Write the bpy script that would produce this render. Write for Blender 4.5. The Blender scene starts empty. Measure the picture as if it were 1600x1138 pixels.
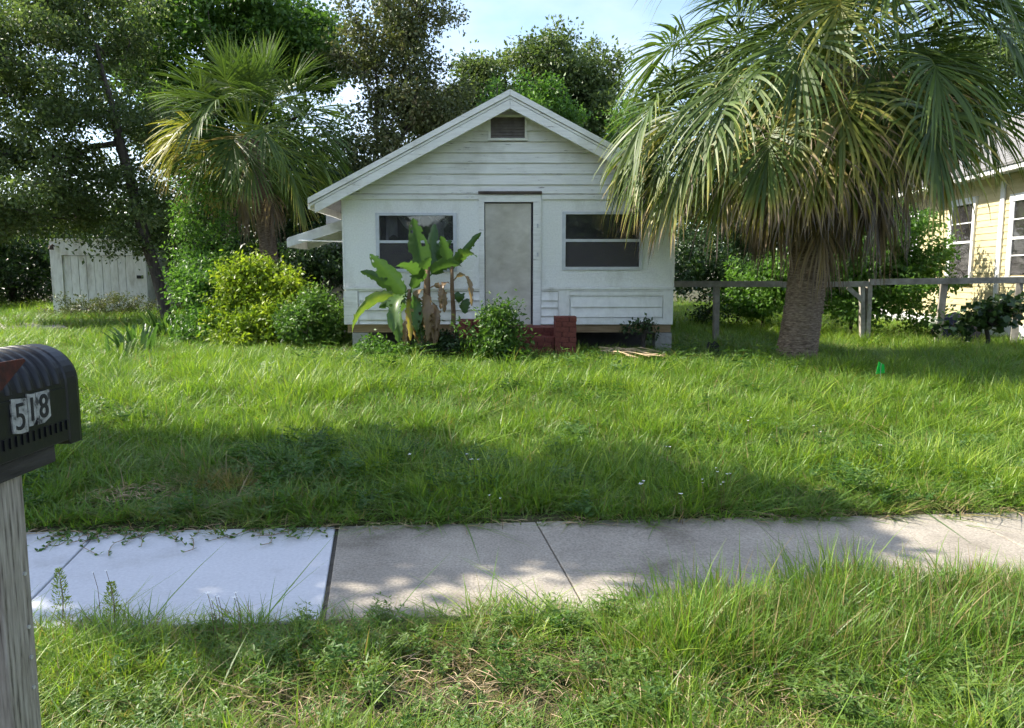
import bpy, bmesh, math, random
import numpy as np
from mathutils import Vector

# ------------------------------------------------------------------ camera, sky, sun, exposure
SC = bpy.context.scene
COL = SC.collection
R = math.radians
rng = np.random.default_rng(7)
random.seed(7)

FPX, CX, CY, HOR, CAMH = 1170.0, 800.0, 569.0, 430.0, 1.55
TH = math.atan((CY - HOR) / FPX)
cd = bpy.data.cameras.new('camera')
cam = bpy.data.objects.new('camera', cd)
COL.objects.link(cam)
cd.sensor_width = 36.0
cd.sensor_fit = 'HORIZONTAL'
cd.lens = FPX / 1600 * 36
cd.clip_start = 0.05
cd.clip_end = 2000
cam.location = (0, 0, CAMH)
cam.rotation_euler = (R(90) - TH, 0, 0)
SC.camera = cam

SUN_AZ, SUN_EL = 14.0, 43.0     # degrees behind the facade line, on the left; elevation
sv = Vector((-math.cos(R(SUN_EL)) * math.cos(R(SUN_AZ)), math.cos(R(SUN_EL)) * math.sin(R(SUN_AZ)), math.sin(R(SUN_EL))))

w = bpy.data.worlds.new('World')
SC.world = w
w.use_nodes = True
wn, wl = w.node_tree.nodes, w.node_tree.links
wn.clear()
sky = wn.new('ShaderNodeTexSky')
sky.sky_type = 'NISHITA'
sky.sun_disc = False
sky.sun_elevation = R(SUN_EL)
sky.sun_rotation = math.atan2(sv.x, sv.y)
sky.air_density = 1.0
sky.dust_density = 1.0
sky.ozone_density = 1.2
tc = wn.new('ShaderNodeTexCoord')
mp = wn.new('ShaderNodeMapping'); mp.inputs['Scale'].default_value = (1.3, 1.3, 3.2)
nz = wn.new('ShaderNodeTexNoise'); nz.inputs['Scale'].default_value = 2.1; nz.inputs['Detail'].default_value = 7; nz.inputs['Roughness'].default_value = 0.55
rp = wn.new('ShaderNodeValToRGB'); rp.color_ramp.elements[0].position = 0.40; rp.color_ramp.elements[1].position = 0.74
mixc = wn.new('ShaderNodeMix'); mixc.data_type = 'RGBA'
mixc.inputs[7].default_value = (4.2, 4.4, 4.8, 1)
bg = wn.new('ShaderNodeBackground'); bg.inputs['Strength'].default_value = 0.15
wo = wn.new('ShaderNodeOutputWorld')
sc_ = wn.new('ShaderNodeMath'); sc_.operation = 'MULTIPLY'; sc_.inputs[1].default_value = 0.75
wl.new(tc.outputs['Generated'], mp.inputs['Vector']); wl.new(mp.outputs[0], nz.inputs['Vector'])
wl.new(nz.outputs['Fac'], rp.inputs['Fac']); wl.new(rp.outputs['Color'], sc_.inputs[0]); wl.new(sc_.outputs[0], mixc.inputs[0])
wl.new(sky.outputs[0], mixc.inputs[6]); wl.new(mixc.outputs[2], bg.inputs['Color']); wl.new(bg.outputs[0], wo.inputs['Surface'])

sd = bpy.data.lights.new('sun', 'SUN')
sd.energy = 5.0
sd.angle = R(0.53)
sd.color = (1.0, 0.93, 0.80)
sun = bpy.data.objects.new('sun', sd)
COL.objects.link(sun)
sun.rotation_euler = sv.to_track_quat('Z', 'Y').to_euler()
sun.location = sv * 40

SC.view_settings.view_transform = 'Standard'
SC.view_settings.look = 'None'
SC.view_settings.gamma = 1
SC.view_settings.use_curve_mapping = False
SC.view_settings.exposure = 1.12
SC.cycles.max_bounces = 4
SC.cycles.diffuse_bounces = 2
SC.cycles.glossy_bounces = 2
SC.cycles.transmission_bounces = 3
SC.cycles.transparent_max_bounces = 6
SC.cycles.use_adaptive_sampling = True
SC.cycles.adaptive_threshold = 0.08

# ------------------------------------------------------------------ pixel helpers
def ray(px, py):
    u, v = (px - CX) / FPX, (CY - py) / FPX
    return np.array([u, math.cos(TH) + v * math.sin(TH), v * math.cos(TH) - math.sin(TH)])

def P(px, py, Y):
    d = ray(px, py); t = Y / d[1]
    return np.array([d[0] * t, Y, CAMH + d[2] * t])

def G(px, py, z=0.0):
    d = ray(px, py); t = (z - CAMH) / d[2]
    return np.array([d[0] * t, d[1] * t, z])

def FX(px, Y=12.0, py=400): return P(px, py, Y)[0]
def FZ(py, Y=12.0): return P(800, py, Y)[2]

# ------------------------------------------------------------------ node materials
def new_mat(name):
    m = bpy.data.materials.new(name); m.use_nodes = True
    n, l = m.node_tree.nodes, m.node_tree.links
    b = n['Principled BSDF']
    return m, n, l, b

def ramp(n, stops, interp='LINEAR'):
    r = n.new('ShaderNodeValToRGB'); cr = r.color_ramp; cr.interpolation = interp
    while len(cr.elements) < len(stops): cr.elements.new(0.5)
    for e, (p, c) in zip(cr.elements, stops):
        e.position = p; e.color = (c[0], c[1], c[2], 1)
    return r

def noise(n, l, scale, detail=5, rough=0.55, vec=None, stretch=None, coord='Object'):
    t = n.new('ShaderNodeTexNoise'); t.inputs['Scale'].default_value = scale
    t.inputs['Detail'].default_value = detail; t.inputs['Roughness'].default_value = rough
    c = n.new('ShaderNodeTexCoord')
    src = c.outputs[coord]
    if stretch:
        m = n.new('ShaderNodeMapping'); m.inputs['Scale'].default_value = stretch
        l.new(src, m.inputs['Vector']); src = m.outputs[0]
    l.new(src, t.inputs['Vector'])
    return t

def surf(name, stops, scale=6, stretch=None, rough=0.8, bump=0.15, bscale=None, detail=6, spec=0.3, stops2=None, scale2=1.2, fac2=0.5, stretch2=None, bdist=0.01, metal=0.0):
    """stops: colour ramp on a noise; stops2: a second, larger one multiplied over it."""
    m, n, l, b = new_mat(name)
    t = noise(n, l, scale, detail, 0.6, stretch=stretch)
    r = ramp(n, stops); l.new(t.outputs['Fac'], r.inputs['Fac'])
    out = r.outputs['Color']
    if stops2:
        t2 = noise(n, l, scale2, 6, 0.6, stretch=stretch2)
        r2 = ramp(n, stops2); l.new(t2.outputs['Fac'], r2.inputs['Fac'])
        mx = n.new('ShaderNodeMix'); mx.data_type = 'RGBA'; mx.blend_type = 'MULTIPLY'
        mx.inputs[0].default_value = fac2
        l.new(out, mx.inputs[6]); l.new(r2.outputs['Color'], mx.inputs[7]); out = mx.outputs[2]
    l.new(out, b.inputs['Base Color'])
    b.inputs['Roughness'].default_value = rough
    b.inputs['Specular IOR Level'].default_value = spec
    b.inputs['Metallic'].default_value = metal
    if bump:
        t3 = noise(n, l, bscale or scale * 3, 5, 0.6, stretch=stretch)
        bp = n.new('ShaderNodeBump'); bp.inputs['Strength'].default_value = bump; bp.inputs['Distance'].default_value = bdist
        l.new(t3.outputs['Fac'], bp.inputs['Height']); l.new(bp.outputs[0], b.inputs['Normal'])
    return m

def leaf_mat(name, stops, transl=0.35, attr='rnd', inst=False, rough=0.45, spec=0.35, tscale=(1.25, 1.35, 0.7), var=0.0, vscale=3.0):
    m, n, l, b = new_mat(name)
    a = n.new('ShaderNodeAttribute'); a.attribute_name = attr
    fac = a.outputs['Fac']
    if inst:
        a.attribute_type = 'INSTANCER'
        a2 = n.new('ShaderNodeAttribute'); a2.attribute_name = 'rnd'
        ad0 = n.new('ShaderNodeMath'); ad0.operation = 'ADD'; l.new(fac, ad0.inputs[0]); l.new(a2.outputs['Fac'], ad0.inputs[1]); fac = ad0.outputs[0]
    if var:
        t = noise(n, l, vscale, 4, 0.6)
        ms = n.new('ShaderNodeMath'); ms.operation = 'MULTIPLY_ADD'; ms.inputs[1].default_value = var; ms.inputs[2].default_value = -var * 0.5
        l.new(t.outputs['Fac'], ms.inputs[0])
        ad = n.new('ShaderNodeMath'); ad.operation = 'ADD'; l.new(fac, ad.inputs[0]); l.new(ms.outputs[0], ad.inputs[1]); fac = ad.outputs[0]
    r = ramp(n, stops); l.new(fac, r.inputs['Fac'])
    l.new(r.outputs['Color'], b.inputs['Base Color'])
    b.inputs['Roughness'].default_value = rough; b.inputs['Specular IOR Level'].default_value = spec
    tr = n.new('ShaderNodeBsdfTranslucent')
    mu = n.new('ShaderNodeMix'); mu.data_type = 'RGBA'; mu.blend_type = 'MULTIPLY'; mu.inputs[0].default_value = 1
    mu.inputs[7].default_value = (tscale[0], tscale[1], tscale[2], 1)
    l.new(r.outputs['Color'], mu.inputs[6]); l.new(mu.outputs[2], tr.inputs['Color'])
    ms = n.new('ShaderNodeMixShader'); ms.inputs[0].default_value = transl
    l.new(b.outputs[0], ms.inputs[1]); l.new(tr.outputs[0], ms.inputs[2])
    l.new(ms.outputs[0], n['Material Output'].inputs['Surface'])
    return m

M = {}
M['paint'] = surf('white_paint', [(0.30, (.73, .715, .67)), (0.62, (.85, .835, .79))], scale=9, rough=0.65, bump=0.25, bscale=60, bdist=0.004,
                  stops2=[(0.28, (.45, .43, .37)), (0.40, (.9, .9, .87)), (0.5, (1, 1, 1))], scale2=1.9, fac2=0.55, stretch2=(3.0, 1, .7))
M['paint_chip'] = surf('chipped_white_paint', [(0.30, (.12, .09, .065)), (0.345, (.73, .715, .67)), (0.62, (.85, .835, .79))], scale=5, stretch=(.7, 3, 9), rough=0.7, bump=0.3, bscale=40, bdist=0.004,
                  stops2=[(0.3, (.55, .53, .46)), (0.5, (1, 1, 1))], scale2=1.6, fac2=0.5)
M['stucco'] = surf('rough_white_board', [(0.35, (.78, .77, .735)), (0.62, (.875, .865, .825))], scale=40, rough=0.75, bump=0.5, bscale=70, bdist=0.006,
                  stops2=[(0.30, (.66, .64, .58)), (0.48, (1, 1, 1))], scale2=1.3, fac2=0.6, stretch2=(1.6, 1, .6))
def add_board_lines(m):
    n, l = m.node_tree.nodes, m.node_tree.links
    c = n.new('ShaderNodeTexCoord'); wv = n.new('ShaderNodeTexWave'); wv.wave_type = 'BANDS'; wv.bands_direction = 'Z'; wv.wave_profile = 'SAW'
    wv.inputs['Scale'].default_value = 4.4; wv.inputs['Distortion'].default_value = .25; wv.inputs['Detail Scale'].default_value = 2.0
    l.new(c.outputs['Object'], wv.inputs['Vector'])
    b = n.new('ShaderNodeBump'); b.inputs['Strength'].default_value = .35; b.inputs['Distance'].default_value = .010
    l.new(wv.outputs['Fac'], b.inputs['Height']); pb = n['Principled BSDF']; old = pb.inputs['Normal'].links[0].from_socket
    l.new(old, b.inputs['Normal']); l.new(b.outputs[0], pb.inputs['Normal'])
add_board_lines(M['stucco'])
M['door'] = surf('weathered_door', [(0.30, (.48, .44, .375)), (0.65, (.63, .59, .515))], scale=3.5, stretch=(1, 1, 1.6), rough=0.8, bump=0.1, bscale=50,
                  stops2=[(0.32, (.68, .66, .60)), (0.55, (1, 1, 1))], scale2=2.2, fac2=0.6)
M['soffit'] = surf('soffit_paint', [(0.3, (.62, .62, .58)), (0.7, (.74, .74, .70))], scale=4, rough=0.8)
M['greywall'] = surf('grey_weathered_boards', [(0.3, (.30, .30, .29)), (0.7, (.48, .47, .45))], scale=4, stretch=(1, 1, 4), rough=0.85)
M['brownwood'] = surf('dark_brown_wood', [(0.3, (.05, .035, .03)), (0.7, (.11, .08, .065))], scale=8, rough=0.8)
M['beam'] = surf('tan_beam', [(0.3, (.23, .15, .08)), (0.7, (.38, .27, .16))], scale=5, stretch=(.6, 3, 6), rough=0.8)
M['block'] = surf('concrete_block', [(0.3, (.28, .27, .25)), (0.7, (.42, .41, .38))], scale=18, rough=0.9, bump=0.4)
M['brick'] = surf('red_painted_brick', [(0.3, (.12, .035, .028)), (0.68, (.23, .065, .05))], scale=11, rough=0.75, bump=0.35, bscale=60,
                  stops2=[(0.3, (.55, .5, .45)), (0.55, (1, 1, 1))], scale2=3.5, fac2=0.7)
M['mortar'] = surf('red_mortar', [(0.3, (.05, .018, .015)), (0.7, (.10, .035, .03))], scale=20, rough=0.9)
M['shingle'] = surf('grey_shingle', [(0.3, (.16, .16, .165)), (0.7, (.29, .285, .28))], scale=26, rough=0.9, bump=0.3,
                  stops2=[(0.35, (.7, .7, .7)), (0.6, (1, 1, 1))], scale2=5, fac2=0.6)
M['alum'] = surf('aluminium', [(0.3, (.50, .51, .52)), (0.7, (.62, .63, .64))], scale=10, rough=0.45, bump=0.05, metal=0.35)
M['awning'] = surf('awning_sheet', [(0.3, (.44, .46, .46)), (0.7, (.60, .62, .61))], scale=5, rough=0.6,
                   stops2=[(0.3, (.6, .58, .5)), (0.55, (1, 1, 1))], scale2=2.5, fac2=0.7)
M['louvre'] = surf('louvre_brown', [(0.3, (.14, .12, .11)), (0.7, (.23, .205, .19))], scale=9, rough=0.85)
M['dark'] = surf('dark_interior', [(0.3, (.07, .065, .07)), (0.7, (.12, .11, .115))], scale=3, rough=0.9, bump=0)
M['curtain'] = surf('white_sheet', [(0.3, (.55, .55, .56)), (0.7, (.8, .8, .8))], scale=4, rough=0.9)
M['greyfence'] = surf('weathered_fence_wood', [(0.3, (.24, .215, .185)), (0.7, (.44, .41, .36))], scale=7, stretch=(1, 1, 1), rough=0.9, bump=0.4,
                   stops2=[(0.35, (.6, .6, .55)), (0.6, (1, 1, 1))], scale2=2.5, fac2=0.6)
M['post'] = surf('grey_post_wood', [(0.34, (.10, .085, .068)), (0.42, (.24, .21, .175)), (0.55, (.33, .295, .25)), (0.68, (.42, .385, .33))], scale=16, stretch=(7, 7, .5), rough=0.85, bump=0.5, bscale=30, bdist=0.003,
                   stops2=[(0.30, (.5, .47, .42)), (0.5, (1, 1, 1))], scale2=5, fac2=0.7, stretch2=(3, 3, .8))
M['plankdark'] = surf('dark_plank_wood', [(0.3, (.02, .018, .016)), (0.6, (.055, .05, .045)), (0.78, (.16, .15, .135))], scale=9, stretch=(4, .6, 4), rough=0.85, bump=0.4)
M['blackplastic'] = surf('black_mailbox_plastic', [(0.3, (.004, .0045, .007)), (0.7, (.009, .0095, .013))], scale=20, rough=0.40, bump=0.08, spec=0.38,
                   stops2=[(0.4, (1, 1, 1)), (0.75, (1.9, 1.8, 1.7))], scale2=7, fac2=0.7)
M['flagred'] = surf('rusty_red_flag', [(0.35, (.03, .014, .011)), (0.6, (.085, .022, .015))], scale=30, rough=0.8, bump=0.3)
M['sticker'] = surf('torn_white_sticker', [(0.36, (.05, .05, .05)), (0.44, (.26, .26, .25)), (0.65, (.42, .42, .40))], scale=45, rough=0.7, bump=0.2)
M['ink'] = surf('black_ink', [(0.3, (.012, .012, .012)), (0.7, (.03, .03, .03))], scale=30, rough=0.7, bump=0)
M['steel'] = surf('galvanised', [(0.3, (.45, .45, .45)), (0.7, (.6, .6, .6))], scale=30, rough=0.5, bump=0, metal=0.5)
M['concrete'] = surf('old_concrete', [(0.30, (.22, .198, .168)), (0.5, (.33, .30, .258)), (0.70, (.43, .395, .34))], scale=70, rough=0.9, bump=0.5, bscale=110, bdist=0.006,
                   stops2=[(0.30, (.50, .48, .43)), (0.44, (.85, .83, .80)), (0.62, (1.08, 1.06, 1.02))], scale2=1.7, fac2=0.9)
M['newconcrete'] = surf('pale_concrete', [(0.30, (.52, .53, .565)), (0.70, (.62, .63, .66))], scale=60, rough=0.85, bump=0.35, bscale=110, bdist=0.004,
                   stops2=[(0.28, (.66, .65, .62)), (0.45, (.95, .95, .95)), (0.6, (1, 1, 1))], scale2=1.9, fac2=0.7)
M['joint'] = surf('joint_dirt', [(0.3, (.06, .055, .045)), (0.7, (.12, .11, .09))], scale=30, rough=0.95)
M['soil'] = surf('soil_thatch', [(0.30, (.035, .03, .016)), (0.5, (.065, .06, .028)), (0.72, (.11, .09, .05))], scale=14, rough=0.95, bump=0.6, bdist=0.02,
                 stops2=[(0.35, (.6, .8, .45)), (0.6, (1, 1, 1))], scale2=1.5, fac2=0.6)
M['asphalt'] = surf('asphalt', [(0.3, (.04, .04, .04)), (0.7, (.07, .068, .065))], scale=60, rough=0.9, bump=0.5)
M['bark'] = surf('oak_bark', [(0.3, (.04, .033, .027)), (0.7, (.11, .095, .08))], scale=6, stretch=(3, 3, .8), rough=0.95, bump=0.6, bdist=0.03)
M['yellow'] = surf('yellow_clapboard', [(0.3, (.55, .475, .265)), (0.7, (.65, .57, .34))], scale=5, stretch=(1, .5, 4), rough=0.7, bump=0.1,
                   stops2=[(0.3, (.75, .73, .66)), (0.55, (1, 1, 1))], scale2=1.6, fac2=0.6)
M['trim'] = surf('white_trim', [(0.3, (.70, .71, .71)), (0.7, (.82, .82, .82))], scale=8, rough=0.6, bump=0.1)
M['garage'] = surf('garage_white', [(0.3, (.60, .59, .55)), (0.6, (.76, .75, .72))], scale=4, stretch=(3, 1, .8), rough=0.8, bump=0.2,
                   stops2=[(0.3, (.38, .34, .27)), (0.5, (1, 1, 1))], scale2=1.3, fac2=0.6, stretch2=(2, 1, 1))
M['navy'] = surf('navy_cover', [(0.3, (.012, .016, .035)), (0.7, (.03, .036, .07))], scale=6, rough=0.6, bump=0.3)
M['flaggreen'] = surf('green_flag', [(0.3, (.0, .38, .04)), (0.7, (.01, .50, .06))], scale=6, rough=0.6, bump=0)
M['straw'] = surf('dry_straw', [(0.3, (.30, .21, .12)), (0.7, (.52, .40, .26))], scale=12, rough=0.9)
M['petal'] = surf('white_petal', [(0.3, (.7, .7, .68)), (0.7, (.85, .85, .83))], scale=12, rough=0.7, bump=0)

def glass_mat():
    m, n, l, b = new_mat('window_glass')
    tr = n.new('ShaderNodeBsdfTransparent'); tr.inputs['Color'].default_value = (.72, .72, .73, 1)
    gl = n.new('ShaderNodeBsdfGlossy'); gl.inputs['Roughness'].default_value = 0.03; gl.inputs['Color'].default_value = (.9, .9, .9, 1)
    t = noise(n, l, 3.0, 3, .5)
    bp = n.new('ShaderNodeBump'); bp.inputs['Strength'].default_value = 0.06; bp.inputs['Distance'].default_value = 0.02
    l.new(t.outputs['Fac'], bp.inputs['Height']); l.new(bp.outputs[0], gl.inputs['Normal'])
    fr = n.new('ShaderNodeFresnel'); fr.inputs['IOR'].default_value = 1.6
    ad = n.new('ShaderNodeMath'); ad.operation = 'ADD'; ad.inputs[1].default_value = 0.04; l.new(fr.outputs[0], ad.inputs[0])
    ms = n.new('ShaderNodeMixShader'); l.new(ad.outputs[0], ms.inputs[0]); l.new(tr.outputs[0], ms.inputs[1]); l.new(gl.outputs[0], ms.inputs[2])
    df = n.new('ShaderNodeBsdfDiffuse'); df.inputs['Color'].default_value = (.42, .40, .40, 1)
    t2 = noise(n, l, 2.5, 6, .65); mr = n.new('ShaderNodeMapRange'); mr.inputs[1].default_value = .35; mr.inputs[2].default_value = .75; mr.inputs[3].default_value = .03; mr.inputs[4].default_value = .13
    l.new(t2.outputs['Fac'], mr.inputs[0]); m2 = n.new('ShaderNodeMixShader'); l.new(mr.outputs[0], m2.inputs[0]); l.new(ms.outputs[0], m2.inputs[1]); l.new(df.outputs[0], m2.inputs[2])
    l.new(m2.outputs[0], n['Material Output'].inputs['Surface'])
    return m
M['glass'] = glass_mat()
def screen_mat():
    m, n, l, b = new_mat('insect_screen')
    tr = n.new('ShaderNodeBsdfTransparent'); b.inputs['Base Color'].default_value = (.10, .09, .09, 1); b.inputs['Roughness'].default_value = .7
    ms = n.new('ShaderNodeMixShader'); ms.inputs[0].default_value = .42; l.new(tr.outputs[0], ms.inputs[1]); l.new(b.outputs[0], ms.inputs[2])
    l.new(ms.outputs[0], n['Material Output'].inputs['Surface']); return m
M['screen'] = screen_mat()

M['oak'] = leaf_mat('oak_leaves', [(0, (.045, .070, .025)), (.5, (.095, .140, .048)), (.85, (.16, .21, .08)), (1, (.23, .25, .12))], transl=.40)
M['oakbrown'] = leaf_mat('oak_leaves_dusty', [(0, (.052, .066, .026)), (.5, (.105, .130, .050)), (.8, (.165, .18, .08)), (1, (.23, .18, .10))], transl=.28)
M['green'] = leaf_mat('bright_leaves', [(0, (.035, .085, .016)), (.5, (.075, .155, .028)), (1, (.15, .25, .05))], transl=.38)
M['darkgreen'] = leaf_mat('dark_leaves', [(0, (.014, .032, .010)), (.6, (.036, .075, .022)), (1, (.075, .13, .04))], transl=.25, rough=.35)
M['lime'] = leaf_mat('lime_leaves', [(0, (.075, .13, .015)), (.45, (.19, .28, .025)), (1, (.38, .43, .045))], transl=.42)
M['midgreen'] = leaf_mat('fresh_leaves', [(0, (.042, .105, .018)), (.5, (.09, .19, .035)), (1, (.17, .29, .06))], transl=.42)
PALM_STOPS = [(0, (.046, .084, .020)), (.25, (.115, .175, .036)), (.42, (.22, .24, .055)), (.56, (.32, .29, .06)), (.70, (.36, .27, .12)), (.85, (.25, .18, .12)), (1, (.13, .10, .08))]
M['palm'] = leaf_mat('palm_blades', PALM_STOPS, transl=.30, attr='tone', rough=.46, spec=.35)
M['palmtrunk'] = surf('palm_trunk_bark', [(0.30, (.06, .04, .028)), (0.48, (.19, .14, .10)), (0.70, (.36, .28, .20))], scale=9, stretch=(1.6, 1.6, 7), rough=0.95, bump=0.7, bscale=24, bdist=0.02)
M['banana'] = leaf_mat('banana_leaf', [(0, (.045, .10, .03)), (.3, (.085, .16, .04)), (.5, (.20, .26, .05)), (.65, (.45, .37, .03)), (.8, (.36, .25, .15)), (1, (.22, .14, .09))], transl=.38, attr='tone', rough=.38, spec=.45)
M['bananastem'] = surf('banana_stem', [(0.3, (.10, .06, .035)), (0.6, (.22, .14, .08)), (0.8, (.25, .24, .10))], scale=6, stretch=(3, 3, .8), rough=0.8, bump=0.4)
GR = [(0, (.33, .25, .13)), (.14, (.26, .22, .09)), (.28, (.16, .21, .05)), (.5, (.105, .215, .034)), (.75, (.205, .315, .042)), (1, (.33, .42, .06))]
M['grass'] = leaf_mat('grass_blades', GR, transl=.40, attr='tint', inst=True, rough=.42, spec=.4, tscale=(1.15, 1.25, .55))
M['weed'] = leaf_mat('weed_leaves', [(0, (.035, .08, .018)), (.5, (.07, .15, .03)), (1, (.14, .22, .05))], transl=.4, attr='tint', inst=True)

# ------------------------------------------------------------------ mesh + object helpers
class MB:
    def __init__(s): s.v = []; s.f = []
    def add(s, vs, fs):
        o = len(s.v); s.v += [tuple(map(float, p)) for p in vs]; s.f += [tuple(i + o for i in f) for f in fs]; return s
    def box(s, x0, x1, y0, y1, z0, z1):
        x0, x1 = sorted((x0, x1)); y0, y1 = sorted((y0, y1)); z0, z1 = sorted((z0, z1))
        return s.add([(x0, y0, z0), (x1, y0, z0), (x1, y1, z0), (x0, y1, z0), (x0, y0, z1), (x1, y0, z1), (x1, y1, z1), (x0, y1, z1)],
              [(0, 3, 2, 1), (4, 5, 6, 7), (0, 1, 5, 4), (1, 2, 6, 5), (2, 3, 7, 6), (3, 0, 4, 7)])
    def hexa(s, a):   # 8 corners: bottom loop 0-3, top loop 4-7
        return s.add(a, [(0, 3, 2, 1), (4, 5, 6, 7), (0, 1, 5, 4), (1, 2, 6, 5), (2, 3, 7, 6), (3, 0, 4, 7)])
    def prism(s, poly, off):  # polygon (3D points) extruded by vector off
        n = len(poly); off = np.array(off)
        a = [np.array(p, float) for p in poly]; b = [p + off for p in a]
        fs = [tuple(range(n))[::-1], tuple(range(n, 2 * n))] + [(i, (i + 1) % n, n + (i + 1) % n, n + i) for i in range(n)]
        return s.add(a + b, fs)
    def tube(s, pts, rad, n=6, cap=True):
        pts = [np.array(p, float) for p in pts]; m = len(pts)
        if np.isscalar(rad): rad = [rad] * m
        vs = []; ref = None
        for i, p in enumerate(pts):
            d = pts[min(i + 1, m - 1)] - pts[max(i - 1, 0)]; d = d / (np.linalg.norm(d) + 1e-9)
            if ref is None:
                ref = np.cross(d, [0, 0, 1]) if abs(d[2]) < .9 else np.cross(d, [1, 0, 0])
            ref = ref - d * ref.dot(d); ref /= np.linalg.norm(ref) + 1e-9
            b = np.cross(d, ref)
            for k in range(n):
                a = 2 * math.pi * k / n
                vs.append(p + rad[i] * (math.cos(a) * ref + math.sin(a) * b))
        fs = []
        for i in range(m - 1):
            for k in range(n):
                fs.append((i * n + k, i * n + (k + 1) % n, (i + 1) * n + (k + 1) % n, (i + 1) * n + k))
        if cap:
            fs.append(tuple(range(n))[::-1]); fs.append(tuple((m - 1) * n + k for k in range(n)))
        return s.add(vs, fs)
    def mesh(s, name):
        me = bpy.data.meshes.new(name); me.from_pydata(s.v, [], s.f); me.update(); return me

def np_mesh(name, V, F, attrs=None):
    """V (n,3); F (m,k) all faces the same size."""
    me = bpy.data.meshes.new(name)
    V = np.ascontiguousarray(V, dtype=np.float32); F = np.ascontiguousarray(F, dtype=np.int32)
    k = F.shape[1]
    me.vertices.add(len(V)); me.vertices.foreach_set('co', V.ravel())
    me.loops.add(F.size); me.loops.foreach_set('vertex_index', F.ravel())
    me.polygons.add(len(F)); me.polygons.foreach_set('loop_start', np.arange(0, F.size, k, dtype=np.int32))
    if attrs:
        for an, (ty, val) in attrs.items():
            a = me.attributes.new(an, ty, 'POINT')
            a.data.foreach_set('vector' if ty == 'FLOAT_VECTOR' else 'value', np.ascontiguousarray(val).ravel())
    me.update(calc_edges=True)
    return me

ABS = {}
def link(name, me, mat, parent=None, loc=(0, 0, 0), smooth=False):
    o = bpy.data.objects.new(name, me); COL.objects.link(o)
    if mat is not None and me is not None and not me.materials:
        me.materials.append(M[mat] if isinstance(mat, str) else mat)
    loc = np.array(loc, float)
    if parent is not None:
        o.parent = parent; o.location = loc - ABS[parent.name]
    else:
        o.location = loc
    ABS[o.name] = loc
    if smooth and me is not None:
        me.polygons.foreach_set('use_smooth', np.ones(len(me.polygons), bool))
    return o

def tag(o, label=None, cat=None, group=None, kind=None):
    if label: o['label'] = label
    if cat: o['category'] = cat
    if group: o['group'] = group
    if kind: o['kind'] = kind
    return o

def thing(name, loc, label, cat, group=None):
    o = link(name, None, None, None, loc); o.empty_display_size = .2
    return tag(o, label, cat, group)

def part(name, mb, mat, parent, smooth=False):
    return link(name, mb.mesh(name), mat, parent, (0, 0, 0), smooth)

def struct(name, mb, mat, parent=None):
    o = link(name, mb.mesh(name) if isinstance(mb, MB) else mb, mat, parent)
    if parent is None: tag(o, kind='structure')
    return o

def bevel(o, wd=.004, seg=2):
    md = o.modifiers.new('bevel', 'BEVEL'); md.width = wd; md.segments = seg; md.limit_method = 'ANGLE'; return o

def unit(a):
    a = np.asarray(a, float); return a / (np.linalg.norm(a, axis=-1, keepdims=True) + 1e-9)

def smooth01(t):
    t = np.clip(t, 0, 1); return t * t * (3 - 2 * t)

def vnoise(x, y, seed=0):
    """cheap smooth 2-D noise in about -1..1"""
    r = np.random.default_rng(seed); out = 0
    for k in range(7):
        a = r.uniform(0, 6.28); f = r.uniform(.5, 1.5) * (1 + k * .45); ph = r.uniform(0, 6.28)
        out = out + np.sin((x * math.cos(a) + y * math.sin(a)) * f + ph + 1.3 * np.sin(x * .7 * f + ph * 2) ) / (1 + k * .45)
    return out / 3.0

# ------------------------------------------------------------------ terrain
SLOPE = 0.0643
def far_edge(x): return 4.568 + SLOPE * x
def near_edge(x): return 3.29 + SLOPE * x
def gz(x, y):
    x = np.asarray(x, float); y = np.asarray(y, float)
    d = y - far_edge(x)
    lawn = .005 + .245 * smooth01(d / 4.6) + .02 * vnoise(x * .8, y * .8, 3) * smooth01(d)
    verge = -.02 - .05 * smooth01((near_edge(x) - y) / 2.2) + .012 * vnoise(x * 2, y * 2, 4)
    z = np.where(d > 0, lawn, np.where(y < near_edge(x), verge, -.06))
    return z

xs = np.concatenate([np.linspace(-160, -20, 15), np.linspace(-19, -4.2, 50), np.linspace(-4, 4.2, 110), np.linspace(4.5, 20, 50), np.linspace(22, 160, 15)])
ys = np.concatenate([np.linspace(-60, -8, 10), np.linspace(-7, 1.0, 6), np.linspace(1.1, 5.6, 120), np.linspace(5.7, 14, 80), np.linspace(14.4, 30, 40), np.linspace(32, 260, 25)])
X_, Y_ = np.meshgrid(xs, ys)
Z_ = gz(X_, Y_); Z_ = np.where(Y_ < 1.1, -.16, Z_)
nx, ny = len(xs), len(ys)
idx = np.arange(nx * ny).reshape(ny, nx)
F_ = np.stack([idx[:-1, :-1], idx[:-1, 1:], idx[1:, 1:], idx[1:, :-1]], -1).reshape(-1, 4)
struct('ground', np_mesh('ground', np.stack([X_, Y_, Z_], -1).reshape(-1, 3), F_), 'soil')

mb = MB(); mb.box(-60, 60, -6.5, .85, -.3, -.10)
struct('road', mb, 'asphalt')
mb = MB(); mb.box(-60, 60, .86, 1.02, -.3, -.02)
struct('kerb', mb, 'concrete')

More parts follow.
